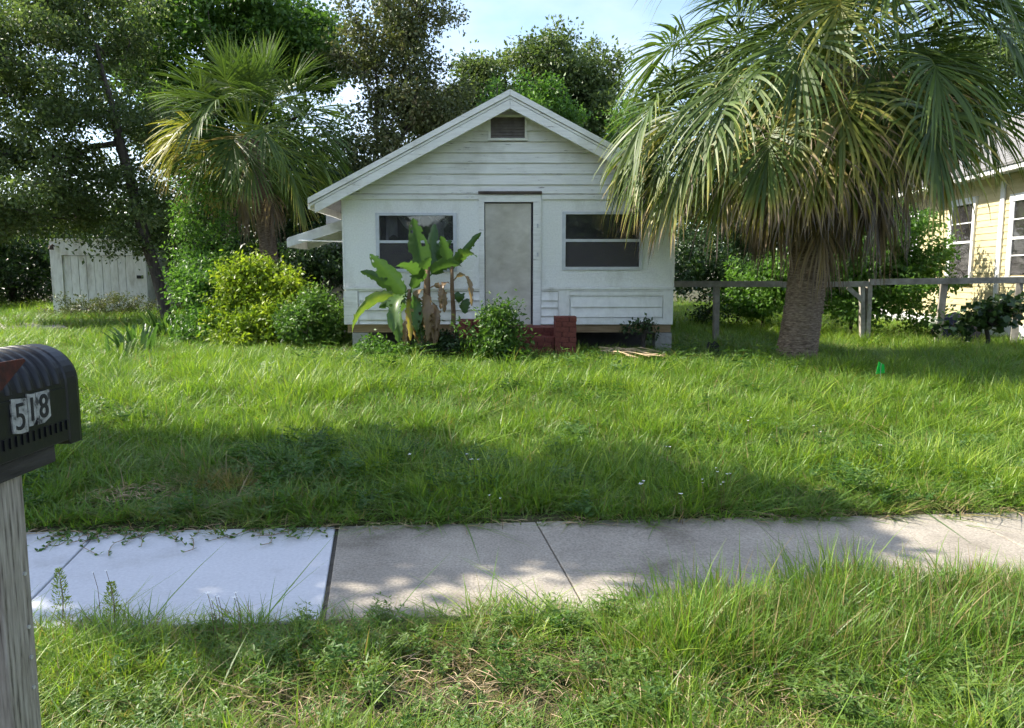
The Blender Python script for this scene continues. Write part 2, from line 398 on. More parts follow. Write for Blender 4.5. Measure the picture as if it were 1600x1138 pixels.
# sidewalk: slabs between joints read off the photograph's ground plane
sw = link('sidewalk', None, None); tag(sw, kind='structure')
def jline(a, b):
    p, q = G(*a), G(*b)
    m = (q[0] - p[0]) / (q[1] - p[1])
    def at_edge(off):            # x on Y = off + SLOPE*x
        y = (off + SLOPE * (p[0] - m * p[1])) / (1 - SLOPE * m); return np.array([p[0] + m * (y - p[1]), y])
    return at_edge(4.568), at_edge(3.29)
J = [jline((135, 850), (65, 920)), jline((526, 828), (513, 912)), jline((850, 838), (880, 890)), jline((1185, 820), (1235, 865)), jline((1500, 805), (1590, 850))]
def ext(j, dx): return tuple(np.array([p[0] + dx, p[1] + dx * SLOPE]) for p in j)
J = [ext(J[0], -4.8), ext(J[0], -3.2), ext(J[0], -1.6)] + J + [ext(J[-1], 1.3), ext(J[-1], 2.6), ext(J[-1], 3.9)]
gap = [.007] * len(J); gap[4] = .024
for i in range(len(J) - 1):
    a, b = J[i], J[i + 1]; g0, g1 = gap[i] * .5, gap[i + 1] * .5
    far0, near0, far1, near1 = a[0] + [g0, 0], a[1] + [g0, 0], b[0] - [g1, 0], b[1] - [g1, 0]
    zt = .003 * ((i * 7) % 3 - 1)
    top = [(near0[0], near0[1], zt), (near1[0], near1[1], zt), (far1[0], far1[1], zt + .002), (far0[0], far0[1], zt + .002)]
    m = MB(); m.hexa([(p[0], p[1], -.1) for p in top] + top)
    new = i <= 3
    s = link('slab', m.mesh('slab'), 'newconcrete' if new else 'concrete', sw)
    bevel(s, .006)
    if new and i == 3: s['label'] = 'pale bluish white new concrete slab'
m = MB(); a, b = J[0], J[-1]
m.hexa([(a[1][0], a[1][1], -.11), (b[1][0], b[1][1], -.11), (b[0][0], b[0][1], -.11), (a[0][0], a[0][1], -.11),
        (a[1][0], a[1][1], -.018), (b[1][0], b[1][1], -.018), (b[0][0], b[0][1], -.018), (a[0][0], a[0][1], -.018)])
link('joint_bed', m.mesh('joint_bed'), 'joint', sw)

# driveway beside the garage
pts = [G(-60, 505, .27), G(92, 506, .27), G(105, 514, .27), G(40, 526, .27), G(-120, 530, .27)]
m = MB(); m.prism([(p[0], p[1], .18) for p in pts], (0, 0, .125))
struct('driveway', m, 'concrete')

# ------------------------------------------------------------------ white house
HY = 12.0
HXL, HXR = FX(537), FX(1053)
ZB, ZS, ZE = FZ(507), FZ(449), 2.86       # siding bottom, sill, eave line at the wall
APX = FX(797, 11.66, 150)
house = thing('house', (0, HY, .25), 'small white wooden gabled bungalow with a boarded front door', 'house')
def hx(px): return FX(px)
def hz(py): return FZ(py)
DX0, DX1, DZ1, DZ0 = hx(757), hx(833), hz(316), hz(510)
LW = (hx(590), hx(712), hz(423), hz(335)); RW = (hx(880), hx(1002), hz(420), hz(333))
fy0, fy1 = HY, HY + .12
# front wall around the openings
m = MB()
zt = ZE + .02
m.box(HXL, LW[0], fy0, fy1, ZB, zt); m.box(LW[0], LW[1], fy0, fy1, ZB, LW[2]); m.box(LW[0], LW[1], fy0, fy1, LW[3], zt)
m.box(LW[1], DX0, fy0, fy1, ZB, zt); m.box(DX0, DX1, fy0, fy1, DZ1, zt); m.box(DX1, RW[0], fy0, fy1, ZB, zt)
m.box(RW[0], RW[1], fy0, fy1, ZB, RW[2]); m.box(RW[0], RW[1], fy0, fy1, RW[3], zt); m.box(RW[1], HXR, fy0, fy1, ZB, zt)
front = part('front_wall', m, 'stucco', house)
# side, back walls, floor, inner partition
HB = 21.0
m = MB(); m.box(HXL, HXL + .12, fy1, HB, ZB, ZE); m.box(HXR - .12, HXR, fy1, HB, ZB, ZE); m.box(HXL, HXR, HB, HB + .12, ZB, ZE)
part('side_wall', m, 'paint', house)
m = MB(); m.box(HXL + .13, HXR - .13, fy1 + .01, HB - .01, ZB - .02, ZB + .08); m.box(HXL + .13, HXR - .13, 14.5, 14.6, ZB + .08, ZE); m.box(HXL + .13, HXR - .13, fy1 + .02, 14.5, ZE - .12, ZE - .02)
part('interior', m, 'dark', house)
# roof: pitch from the rake
RY0, RY1 = 11.62, HB + .4
apex = P(797, 141, RY0); low = P(481, 311, RY0)
pitch = (apex[2] - low[2]) / (apex[0] - low[0])
RX = apex[0]; RZ = apex[2]; RHALF = apex[0] - low[0]
def rake_z(x): return RZ - abs(x - RX) * pitch
m = MB()
for s in (-1, 1):
    xe = RX + s * RHALF
    m.hexa([(RX, RY0 + .03, RZ - .05), (xe, RY0 + .03, RZ - RHALF * pitch - .05), (xe, RY1, RZ - RHALF * pitch - .05), (RX, RY1, RZ - .05),
            (RX, RY0 + .03, RZ - .006), (xe, RY0 + .03, RZ - RHALF * pitch - .006), (xe, RY1, RZ - RHALF * pitch - .006), (RX, RY1, RZ - .006)])
roof = part('roof', m, 'shingle', house)
for s in (-1, 1):
    xe = RX + s * RHALF
    def board(nm, ztop, zbot, y0, y1, cut, mat='paint_chip'):
        m = MB(); xx = RX + s * (RHALF - cut)
        lo = RZ - (RHALF - cut) * pitch
        m.prism([(RX + s * .002, y0, RZ + ztop), (xx, y0, lo + ztop), (xx, y0, lo + zbot), (RX + s * .002, y0, RZ + zbot)], (0, y1 - y0, 0))
        return link(nm, m.mesh(nm), mat, roof)
    board('rake_trim', .012, -.075, RY0 - .02, RY0 + .027, 0)
    board('rake_trim', -.086, -.122, RY0 + .002, RY0 + .027, .02)
    board('rake_board', -.131, -.262, RY0 + .002, RY0 + .04, .10)
    # soffit of the overhang and eave soffit
    m = MB()
    m.hexa([(RX, RY0 + .045, RZ - .12), (xe, RY0 + .045, RZ - RHALF * pitch - .12), (xe, HY + .1, RZ - RHALF * pitch - .12), (RX, HY + .1, RZ - .12),
            (RX, RY0 + .045, RZ - .055), (xe, RY0 + .045, RZ - RHALF * pitch - .055), (xe, HY + .1, RZ - RHALF * pitch - .055), (RX, HY + .1, RZ - .055)])
    link('soffit', m.mesh('soffit'), 'soffit', roof)
    m = MB(); m.box(xe - s * .02, xe + s * .012, RY0 + .03, RY1, RZ - RHALF * pitch - .15, RZ - RHALF * pitch - .01)
    link('eave_fascia', m.mesh('eave_fascia'), 'paint', roof)
# gable field boards (individual lap boards clipped to the slope)
vx0, vx1, vz0, vz1 = hx(764), hx(823), hz(219), hz(180)
edges_px = [303, 289, 272, 255, 239, 222, 205, 188, 171, 154, 142]
def slope_x(z, s): return RX + s * (RZ - .10 - z) / pitch
for i in range(len(edges_px) - 1):
    z0, z1 = hz(edges_px[i]), hz(edges_px[i + 1])
    z1 = min(z1, RZ - .16)
    if z1 <= z0: break
    xa0, xb0, xa1, xb1 = max(slope_x(z0, -1), HXL), min(slope_x(z0, 1), HXR), max(slope_x(z1, -1), HXL), min(slope_x(z1, 1), HXR)
    segs = [(xa0, xb0, xa1, xb1)]
    if z0 < vz1 - .02 and z1 > vz0 + .02:
        segs = [(xa0, vx0, xa1, vx0), (vx1, xb0, vx1, xb1)]
    for (p0, q0, p1, q1) in segs:
        if q1 <= p1: p1 = q1 = (p1 + q1) / 2
        m = MB(); j = random.uniform(-.002, .002)
        m.hexa([(p0, HY - .032 + j, z0), (q0, HY - .032, z0), (q0, HY + .03, z0), (p0, HY + .03, z0), (p1, HY - .004 + j, z1 - .004), (q1, HY - .004, z1 - .004), (q1, HY + .03, z1 - .004), (p1, HY + .03, z1 - .004)])
        link('siding_board', m.mesh('siding_board'), 'paint_chip' if i < 6 else 'paint', front)
m = MB(); zg = hz(303)
m.prism([(max(slope_x(zg, -1), HXL), HY + .035, zg), (min(slope_x(zg, 1), HXR), HY + .035, zg), (HXR, HY + .035, max(zg, rake_z(HXR) - .1)), (RX, HY + .035, RZ - .1), (HXL, HY + .035, max(zg, rake_z(HXL) - .1))], (0, .08, 0))
link('gable_backing', m.mesh('gable_backing'), 'stucco', front)
# band board and drip moulding under the gable
m = MB(); m.box(HXL, hx(749), HY - .028, HY, hz(312), hz(305)); m.box(hx(846), HXR, HY - .028, HY, hz(312), hz(305))
link('band_board', m.mesh('band_board'), 'paint_chip', front)
# panel seams and sheets below the windows
for a, b in ((HXL + .05, hx(749)), (hx(846), HXR - .05)):
    m = MB(); m.box(a, b, HY - .008, HY, ZS + .02, hz(423) - .004); link('wall_sheet', m.mesh('wall_sheet'), 'stucco', front)
    m = MB(); m.box(a - .06 if a < 0 else a, b if a < 0 else b + .075, HY - .045, HY, ZS - .035, ZS); m.box(a - .03 if a < 0 else a, b if a < 0 else b + .04, HY - .028, HY, ZS - .06, ZS - .036)
    link('sill_moulding', m.mesh('sill_moulding'), 'paint', front)
def skirt(px0, px1, pys):
    for i in range(len(pys) - 1):
        m = MB(); z1, z0 = hz(pys[i]), hz(pys[i + 1]); a, b = hx(px0), hx(px1)
        m.hexa([(a, HY - .036, z0 + .003), (b, HY - .036, z0 + .003), (b, HY, z0 + .003), (a, HY, z0 + .003), (a, HY - .006, z1 - .004), (b, HY - .006, z1 - .004), (b, HY, z1 + .004), (a, HY, z1 + .004)])
        link('siding_board', m.mesh('siding_board'), 'paint', front)
skirt(560, 749, [456, 470, 485, 500, 507]); skirt(846, 872, [456, 470, 481, 494, 507]); skirt(892, 1036, [463, 480, 496]); 
m = MB(); m.box(hx(873), hx(890), HY - .034, HY, hz(507), hz(455)); m.box(hx(1038), hx(1053), HY - .034, HY, hz(507), hz(455))
m.box(hx(890) + .001, hx(1038) - .001, HY - .03, HY, hz(507), hz(497)); m.box(hx(890) + .001, hx(1038) - .001, HY - .03, HY, hz(462), hz(455.5))
link('panel_stile', m.mesh('panel_stile'), 'paint', front)
m = MB(); m.box(HXL - .012, hx(558), HY - .034, HY, hz(507), hz(455)); link('corner_board', m.mesh('corner_board'), 'paint_chip', front)
for s, x in ((-1, HXL), (1, HXR)):
    m = MB(); m.box(x - .012, x + .012, HY - .018, HY + .1, ZS + .005, ZE - .02); link('corner_bead', m.mesh('corner_bead'), 'paint', front)
# door with surround
m = MB()
m.box(hx(749), DX0 - .001, HY - .03, HY + .06, hz(508), hz(305)); m.box(DX1 + .001, hx(845), HY - .03, HY + .06, hz(508), hz(305)); m.box(DX0 - .001, DX1 + .001, HY - .026, HY + .06, DZ1, hz(305.5))
dr = part('door', MB().box(DX0 + .012, DX1 - .035, HY + .025, HY + .065, DZ0 + .012, DZ1 - .02), 'door', house)
link('door_casing', m.mesh('door_casing'), 'paint_chip', dr)
m = MB(); m.box(hx(748), hx(846), HY - .06, HY + .01, hz(303.5), hz(299.5)); link('drip_cap', m.mesh('drip_cap'), 'brownwood', dr)
m = MB(); m.box(DX0, DX1, HY + .075, HY + .1, DZ0, DZ1); link('door_stop', m.mesh('door_stop'), 'dark', dr)
m = MB(); m.box(DX0 - .02, DX1 + .02, HY - .05, HY + .1, DZ0 - .04, DZ0 + .008); link('threshold', m.mesh('threshold'), 'brownwood', dr)
for py in (353, 398):
    m = MB(); c = P(840, py, HY - .03); m.box(c[0] - .012, c[0] + .012, HY - .045, HY - .028, c[2] - .03, c[2] + .03); link('latch', m.mesh('latch'), 'steel', dr)
# windows
def window(x0, x1, z0, z1, rail_py, par, y=HY, nm='window'):
    f = .035
    m = MB()
    m.box(x0 - .02, x0 + f, y - .022, y + .07, z0 - .02, z1 + .02); m.box(x1 - f, x1 + .02, y - .022, y + .07, z0 - .02, z1 + .02)
    m.box(x0 + f, x1 - f, y - .02, y + .07, z1 - f * .6, z1 + .02); m.box(x0 + f, x1 - f, y - .03, y + .07, z0 - .02, z0 + f * .8)
    wdo = part(nm, m, 'alum', par)
    zr = hz(rail_py)
    r = MB(); r.box(x0 + f, x1 - f, y - .012, y + .04, zr - .022, zr + .022); link('meeting_rail', r.mesh('meeting_rail'), 'alum', wdo)
    for a, b, yy in ((zr + .022, z1 - f * .6, y + .03), (z0 + f * .8, zr - .022, y + .018)):
        g = MB(); g.box(x0 + f, x1 - f, yy, yy + .004, a, b); link('pane', g.mesh('pane'), 'glass', wdo)
    g = MB(); g.box(x0 + f, x1 - f, y + .002, y + .003, z0 + f * .8, zr - .022); link('insect_screen', g.mesh('insect_screen'), 'screen', wdo)
    return wdo
window(*LW, 378, house); window(*RW, 376, house)
# crumpled sheet hung behind the left window
n_ = 40; V = []; 
for i in range(n_):
    for j in range(8):
        x = LW[0] + .1 + (LW[1] - LW[0] - .2) * i / (n_ - 1); z = LW[2] + .45 + .45 * j / 7
        V.append((x, HY + .22 + .05 * math.sin(i * .9 + j * .5) + .03 * math.sin(i * 2.1 - j), z + .12 * math.sin(i * .33)))
F = [(i * 8 + j, (i + 1) * 8 + j, (i + 1) * 8 + j + 1, i * 8 + j + 1) for i in range(n_ - 1) for j in range(7) if (i // 7) % 2 == 0 or j > 4]
me = bpy.data.meshes.new('curtain'); me.from_pydata(V, [], F); me.update()
tag(link('curtain', me, 'curtain', smooth=True), 'pale crumpled sheet hanging inside the window behind the banana plants', 'curtain')
# gable vent
vent = part('vent', MB().box(vx0 + .02, vx1 - .02, HY + .012, HY + .034, vz0 + .02, vz1 - .02), 'dark', house)
m = MB(); t = .035
m.box(vx0, vx0 + t, HY - .04, HY + .03, vz0, vz1); m.box(vx1 - t, vx1, HY - .04, HY + .03, vz0, vz1); m.box(vx0 + t, vx1 - t, HY - .038, HY + .03, vz1 - t, vz1); m.box(vx0 - .01, vx1 + .01, HY - .05, HY + .03, vz0 - t * .4, vz0 + t * .6)
link('vent_frame', m.mesh('vent_frame'), 'paint', vent)
ns = 7; hh = (vz1 - vz0 - t * 1.6) / ns
for i in range(ns):
    z = vz0 + t * .6 + i * hh; m = MB()
    m.hexa([(vx0 + t, HY - .03, z), (vx1 - t, HY - .03, z), (vx1 - t, HY - .018, z), (vx0 + t, HY - .018, z), (vx0 + t, HY - .006, z + hh * 1.05), (vx1 - t, HY - .006, z + hh * 1.05), (vx1 - t, HY + .006, z + hh * 1.05), (vx0 + t, HY + .006, z + hh * 1.05)])
    link('slat', m.mesh('slat'), 'louvre', vent)
# base: beam and piers
m = MB(); m.box(HXL + .03, HXR - .02, HY + .02, HY + .14, ZB - .13, ZB - .002); part('sill_beam', m, 'beam', house)
for px in (560, 1040):
    c = FX(px)
    for k in range(2):
        m = MB(); m.box(c - .13, c + .13, HY + .01, HY + .3, .16 + k * .2, .16 + (k + 1) * .2 - .006 + (ZB - .13 - .56 if k == 1 else 0)); part('pier_block', m, 'block', house)
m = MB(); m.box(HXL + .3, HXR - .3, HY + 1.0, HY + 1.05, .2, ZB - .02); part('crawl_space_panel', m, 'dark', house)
# rear side wing seen past the left corner
m = MB(); xw = FX(513, 15.2); m.box(xw, HXL - .002, 15.2, 19.5, .25, 2.95); part('side_wing', m, 'greywall', house)
for k in range(14):
    z = .3 + k * .19; m = MB(); m.hexa([(xw - .02, 15.178, z), (HXL, 15.178, z), (HXL, 15.2, z), (xw - .02, 15.2, z), (xw - .02, 15.192, z + .19), (HXL, 15.192, z + .19), (HXL, 15.2, z + .19), (xw - .02, 15.2, z + .19)])
    part('siding_board', m, 'greywall', house)
# awning over the side window
a0, a1 = P(536, 342, 12.45), P(449, 374, 12.45)
hin = np.array([HXL, 12.45, a0[2] + .0]); out = np.array([a1[0], 12.45, a1[2]]); dep = np.array([0, 1.25, 0])
m = MB(); up = np.array([0, 0, .022])
m.hexa([hin, out, out + dep, hin + dep, hin + up, out + up, out + dep + up, hin + dep + up])
aw = part('awning', m, 'awning', house)
for yy in (0, 1.22):
    m = MB(); o_ = np.array([0, yy, 0]); m.prism([hin + o_ - [0, .012, 0], out + o_ - [0, .012, 0], out + o_ + [.0, -.012, -.13], hin + o_ + [0, -.012, -.16]], (0, .014, 0)); link('side_panel', m.mesh('side_panel'), 'awning', aw)
m = MB(); m.prism([out + [0, .003, 0], out + [0, .003, -.13], out + dep + [0, -.02, -.13], out + dep + [0, -.02, 0]], (-.012, 0, 0)); link('front_valance', m.mesh('front_valance'), 'awning', aw)
b0 = P(466, 376, 12.42)
link('stay_rod', MB().tube([b0, (HXL + .02, 12.42, b0[2] - .02)], .011).mesh('stay_rod'), 'trim', aw)

# ------------------------------------------------------------------ brick stoop
stoop = thing('brick_stoop', (.08, 11.4, .2), 'low red painted brick stoop with square piers below the front door', 'stoop')
bm_ = MB().box(-.5, .5, -.5, .5, -.5, .5).mesh('brick')
def brick(c, d):
    o = link('brick', bm_, 'brick', stoop, c); o.scale = d; return o
def brick_block(x0, x1, y0, y1, z0, z1, off=0):
    g = .008
    part('mortar_core', MB().box(x0 + .012, x1 - .012, y0 + .012, y1 - .012, z0, z1 - .008), 'mortar', stoop)
    nc = max(1, round((z1 - z0) / .074)); hc = (z1 - z0) / nc
    for k in range(nc):
        zc = z0 + (k + .5) * hc; top = (k == nc - 1)
        for yy, yd in ((y0, .05), ):
            x = x0 - (.105 if (k + off) % 2 else 0)
            while x < x1 - .01:
                a, b = max(x, x0), min(x + .205, x1)
                if b - a > .03: brick(((a + b) / 2, yy + .05 + random.uniform(-.003, .003), zc), (b - a - g, .10, hc - g))
                x += .21
        for xx, sg in ((x0, 1), (x1, -1)):
            y = y0 + .108 - (.105 if (k + off + 1) % 2 else 0)
            while y < y1 - .01:
                a, b = max(y, y0 + .108), min(y + .205, y1)
                if b - a > .03: brick((xx + sg * .05, (a + b) / 2, zc), (.10, b - a - g, hc - g))
                y += .21
        if top:
            x = x0 + .1
            while x < x1 - .1:
                b = min(x + .1, x1 - .1)
                if b - x > .02: brick(((x + b) / 2, (y0 + .1 + y1) / 2, zc), (b - x - g, y1 - y0 - .1 - g, hc - g))
                x += .1
pl0, pr1 = FX(717, 11.0, 520), FX(901, 11.0, 520)
brick_block(pr1 - .32, pr1, 10.98, 11.34, .12, FZ(495, 11.0))
brick_block(pl0, pl0 + .32, 10.98, 11.34, .12, FZ(500, 11.0), 1)
brick_block(pl0 + .324, pr1 - .324, 11.06, 11.34, .12, FZ(527, 11.06), 1)
brick_block(pl0 + .01, pr1 - .01, 11.345, 11.94, .12, FZ(512, 11.3), 0)

# ------------------------------------------------------------------ garage
gY = 24.0
gx0, gx1 = FX(80, gY, 430), FX(229, gY, 430); gzb, gzt = .2, FZ(376, gY)
garage = thing('garage', ((gx0 + gx1) / 2, gY, .22), 'old white flat topped garage with a vertical plank door', 'garage')
o0, o1, oz = FX(98, gY, 430), FX(208, gY, 430), FZ(399, gY)
m = MB(); m.box(gx0, o0, gY, gY + .15, gzb, gzt); m.box(o1, gx1, gY, gY + .15, gzb, gzt); m.box(o0, o1, gY, gY + .15, oz, gzt)
m.box(gx0, gx0 + .15, gY + .151, gY + 5, gzb, gzt - .1); m.box(gx1 - .15, gx1, gY + .151, gY + 5, gzb, gzt - .1); m.box(gx0, gx1, gY + 5, gY + 5.1, gzb, gzt - .2)
part('wall', m, 'garage', garage)
m = MB(); m.box(gx0 - .04, gx1 + .04, gY - .04, gY + .2, gzt, gzt + .06); part('coping', m, 'garage', garage)
m = MB(); m.box(gx0 + .1, gx1 - .1, gY + .2, gY + 4.9, gzt - .2, gzt - .1); part('roof', m, 'shingle', garage)
npk = 9
for i in range(npk):
    a = o0 + (o1 - o0) * i / npk; b = o0 + (o1 - o0) * (i + 1) / npk
    m = MB(); m.box(a + .007, b - .007, gY + .05 + random.uniform(-.006, .006), gY + .09, gzb + random.uniform(0, .05), oz - .01); part('plank', m, 'garage', garage)
m = MB(); m.box(o0, o1, gY + .09, gY + .12, gzb, oz); part('door_backing', m, 'dark', garage)
c = P(84, 385, gY - .02); m = MB(); m.tube([c + [0, .03, 0], c + [0, -.08, .05], c + [0, -.14, 0]], .02); m.tube([c + [0, -.14, .02], c + [0, -.16, -.1]], [.05, .09], 8); part('lamp', m, 'brownwood', garage)
c = P(219, 433, gY); m = MB(); m.box(c[0] - .1, c[0] + .1, gY - .03, gY + .01, c[2] - .05, c[2] + .05); part('number_plate', m, 'ink', garage)

# ------------------------------------------------------------------ yellow neighbour house
YA = R(4.6)
yo = np.array([9.8, 14.3, 0.0]); ya = np.array([math.sin(YA), math.cos(YA), 0]); yn = np.array([-math.cos(YA), math.sin(YA), 0])   # along, outward
def YP(t, o, z): return yo + ya * t + yn * o + np.array([0, 0, z])
yh = thing('neighbour_house', tuple(YP(4, -2, .25)), 'yellow clapboard house with white trimmed windows and grey shingle roof', 'house')
def ybox(t0, t1, o0, o1, z0, z1, nm, mat, par):
    m = MB(); m.hexa([YP(t0, o0, z0), YP(t1, o0, z0), YP(t1, o1, z0), YP(t0, o1, z0), YP(t0, o0, z1), YP(t1, o0, z1), YP(t1, o1, z1), YP(t0, o1, z1)])
    return link(nm, m.mesh(nm), mat, par)
T0, T1 = -1.2, 9.5
ywall = ybox(T0, T1, -5.5, -.001, .25, 3.62, 'wall', 'yellow', yh)
zz = .62; k = 0
while zz < 3.55:
    m = MB(); a, b = .020, .006; h_ = .138
    m.hexa([YP(T0, 0, zz), YP(T1, 0, zz), YP(T1, a, zz), YP(T0, a, zz), YP(T0, 0, zz + h_ + .004), YP(T1, 0, zz + h_ + .004), YP(T1, b, zz + h_ + .004), YP(T0, b, zz + h_ + .004)])
    link('clapboard', m.mesh('clapboard'), 'yellow', ywall); zz += h_
ybox(T0, T1, 0, .03, .25, .615, 'skirt_board', 'trim', ywall)
def ywin(t0, t1, z0, z1, bars):
    c = .09
    wv = ybox(t0 - .01, t1 + .01, .004, .024, z0, z1, 'window', 'dark', yh)
    ybox(t0 - c, t0, .003, .06, z0 - .03, z1 + .001, 'casing', 'trim', wv); ybox(t1, t1 + c, .003, .06, z0 - .03, z1 + .001, 'casing', 'trim', wv)
    ybox(t0 - c - .02, t1 + c + .02, .002, .065, z1 + .002, z1 + .14, 'casing', 'trim', wv); ybox(t0 - c - .03, t1 + c + .03, .002, .10, z0 - .09, z0 - .032, 'sill', 'trim', wv)
    zm = (z0 + z1) / 2
    ybox(t0, t1, .026, .05, zm - .025, zm + .025, 'meeting_rail', 'trim', wv)
    for a in bars: ybox(t0, t1, .028, .04, a - .012, a + .012, 'glazing_bar', 'trim', wv)
    for s in (t0, t1 - .035): ybox(s, s + .035, .026, .048, z0, z1, 'sash_stile', 'trim', wv)
    ybox(t0, t1, .0275, .0285, z0, zm - .026, 'pane', 'glass', wv); ybox(t0, t1, .0275, .0285, zm + .026, z1, 'pane', 'glass', wv)
    return wv
ywin(-.35, .60, 1.55, 2.98, [1.93, 2.63]); wv = ywin(2.08, 3.03, 1.45, 3.08, [2.68])
# lace-like blind in the upper sash
ybox(2.12, 2.99, .0245, .0265, 2.30, 3.05, 'blind', surf('pale_green_blind', [(0.3, (.22, .33, .22)), (0.7, (.34, .46, .33))], scale=5, rough=.9), wv)
wv3 = ywin(4.7, 5.5, 2.0, 3.0, [])
ybox(T0 - .2, T1 + .2, .0, .05, 3.42, 3.56, 'frieze', 'yellow', ywall)
ybox(.93 + .0, 1.08, .022, .05, .62, 3.42, 'corner_trim', 'trim', ywall)
ac = ybox(4.75, 5.3, .0, .38, 2.0, 2.38, 'window_air_conditioner', 'trim', yh)
m = MB()
for i in range(7): 
    z = 2.04 + i * .045; m.hexa([YP(4.78, .38, z), YP(5.27, .38, z), YP(5.27, .387, z), YP(4.78, .387, z), YP(4.78, .38, z + .02), YP(5.27, .38, z + .02), YP(5.27, .387, z + .02), YP(4.78, .387, z + .02)])
link('grille', m.mesh('grille'), 'dark', ac)
# roof: eave, fascia, shingle courses
ybox(T0 - .4, T1 + .4, -.02, .48, 3.545, 3.565, 'soffit', 'soffit', yh)
ybox(T0 - .4, T1 + .4, .48, .51, 3.50, 3.63, 'eave_fascia', 'trim', yh)
m = MB(); sl = .58
m.hexa([YP(T0 - .4, .54, 3.60), YP(T1 + .4, .54, 3.60), YP(T1 + .4, -3.2, 3.60 + 3.74 * sl), YP(T0 - .4, -3.2, 3.60 + 3.74 * sl), YP(T0 - .4, .54, 3.635), YP(T1 + .4, .54, 3.635), YP(T1 + .4, -3.2, 3.635 + 3.74 * sl), YP(T0 - .4, -3.2, 3.635 + 3.74 * sl)])
yr = link('roof', m.mesh('roof'), 'shingle', yh)
m = MB()
for k in range(26):
    o = .545 - k * .14; z = 3.638 + (.54 - o) * sl
    t = T0 - .4 + (k % 2) * .15
    while t < T1 + .4:
        t2 = min(t + .298, T1 + .4); j = random.uniform(0, .006)
        m.add([YP(t, o, z + .012 + j), YP(t2, o, z + .012 + j), YP(t2, o - .17, z + .17 * sl + .002), YP(t, o - .17, z + .17 * sl + .002), YP(t, o, z - .002), YP(t2, o, z - .002)], [(0, 1, 2, 3), (4, 5, 1, 0)])
        t += .3
sh = link('shingles', m.mesh('shingles'), 'shingle', yr); sh['kind'] = 'stuff'
m = MB(); m.hexa([YP(T0 - .4, -3.2, 3.6 + 3.74 * sl), YP(T1 + .4, -3.2, 3.6 + 3.74 * sl), YP(T1 + .4, -6.4, 3.6), YP(T0 - .4, -6.4, 3.6)] + [YP(T0 - .4, -3.2, 3.635 + 3.74 * sl), YP(T1 + .4, -3.2, 3.635 + 3.74 * sl), YP(T1 + .4, -6.4, 3.635), YP(T0 - .4, -6.4, 3.635)])
link('roof_slope', m.mesh('roof_slope'), 'shingle', yr)
for t in (T0, T1 - .1):
    m = MB(); m.prism([YP(t, -.02, 3.6), YP(t, -5.5, 3.6), YP(t, -5.5, 3.95), YP(t, -3.2, 5.65), YP(t, -.02, 3.88)], tuple(ya * .1)); link('gable_wall', m.mesh('gable_wall'), 'yellow', yh)

# ------------------------------------------------------------------ fence
FYL, FYR = 14.3, 13.5
def fpt(px, py):
    Y = FYL + (FYR - FYL) * (px - 1055) / 545; return P(px, py, Y)
fence = thing('rail_fence', tuple(fpt(1300, 440) * [1, 1, 0] + [0, 0, .25]), 'low weathered wooden rail fence between the two houses', 'fence')
def plank(p, q, h, t, nm, par, mat='greyfence'):
    p, q = np.array(p), np.array(q); d = unit(q - p); n = unit(np.cross(d, [0, 0, 1])); u = np.cross(n, d)
    m = MB(); m.hexa([p - n * t / 2 - u * h / 2, q - n * t / 2 - u * h / 2, q + n * t / 2 - u * h / 2, p + n * t / 2 - u * h / 2, p - n * t / 2 + u * h / 2, q - n * t / 2 + u * h / 2, q + n * t / 2 + u * h / 2, p + n * t / 2 + u * h / 2])
    return link(nm, m.mesh(nm), mat, par)
plank(fpt(1040, 444), fpt(1222, 444), .11, .05, 'rail', fence); plank(fpt(1222, 445), fpt(1357, 444), .10, .05, 'rail', fence)
plank(fpt(1358, 441), fpt(1640, 437), .11, .05, 'rail', fence)
for (xt, yt, xb, wd) in ((1121, 449, 1120, .10), (1349, 449, 1351, .08), (1360, 445, 1357, .09), (1478, 446, 1468, .11), (1597, 443, 1588, .11)):
    a = fpt(xt, yt); b = fpt(xb, 520); b[2] = .15; s = .0
    plank(b + [0, .06, 0], a + [0, .06, .02], wd, .09, 'post', fence)
plank(fpt(1325, 449) + [0, .02, 0], fpt(1349, 470) + [0, .02, 0], .08, .04, 'brace', fence)

# ------------------------------------------------------------------ mailbox
mbx = thing('mailbox', (-1.19, 1.66, 1.11), 'black ribbed plastic mailbox with torn white house number stickers and rusty red flag', 'mailbox')
MX, MZ, MW, MS = -1.205, 1.14, .095, .14     # centre x, bottom z, half width, straight side height
def arch(r, y, zb=0.0, n=20):
    pts = [(MX + r, y, MZ + zb), (MX + r, y, MZ + MS)]
    for k in range(1, n): a = math.pi * k / n; pts.append((MX + r * math.cos(a), y, MZ + MS + r * math.sin(a)))
    pts += [(MX - r, y, MZ + MS), (MX - r, y, MZ + zb)]
    return pts
m = MB(); ysec = [(1.385, .985), (1.39, 1.0), (1.84, 1.0), (1.845, 1.03), (1.885, 1.03), (1.897, 1.0), (1.90, .96)]
loops = [arch(MW * s, y, -.012 if y > 1.842 else 0) for y, s in ysec]; n = len(loops[0])
vs = [p for l_ in loops for p in l_]; fs = []
for i in range(len(loops) - 1):
    for k in range(n): fs.append((i * n + k, i * n + (k + 1) % n, (i + 1) * n + (k + 1) % n, (i + 1) * n + k))
fs.append(tuple(range(n))); fs.append(tuple((len(loops) - 1) * n + k for k in range(n))[::-1])
m.add(vs, fs)
body = part('body', m, 'blackplastic', mbx)
bevel(body, .003, 2)
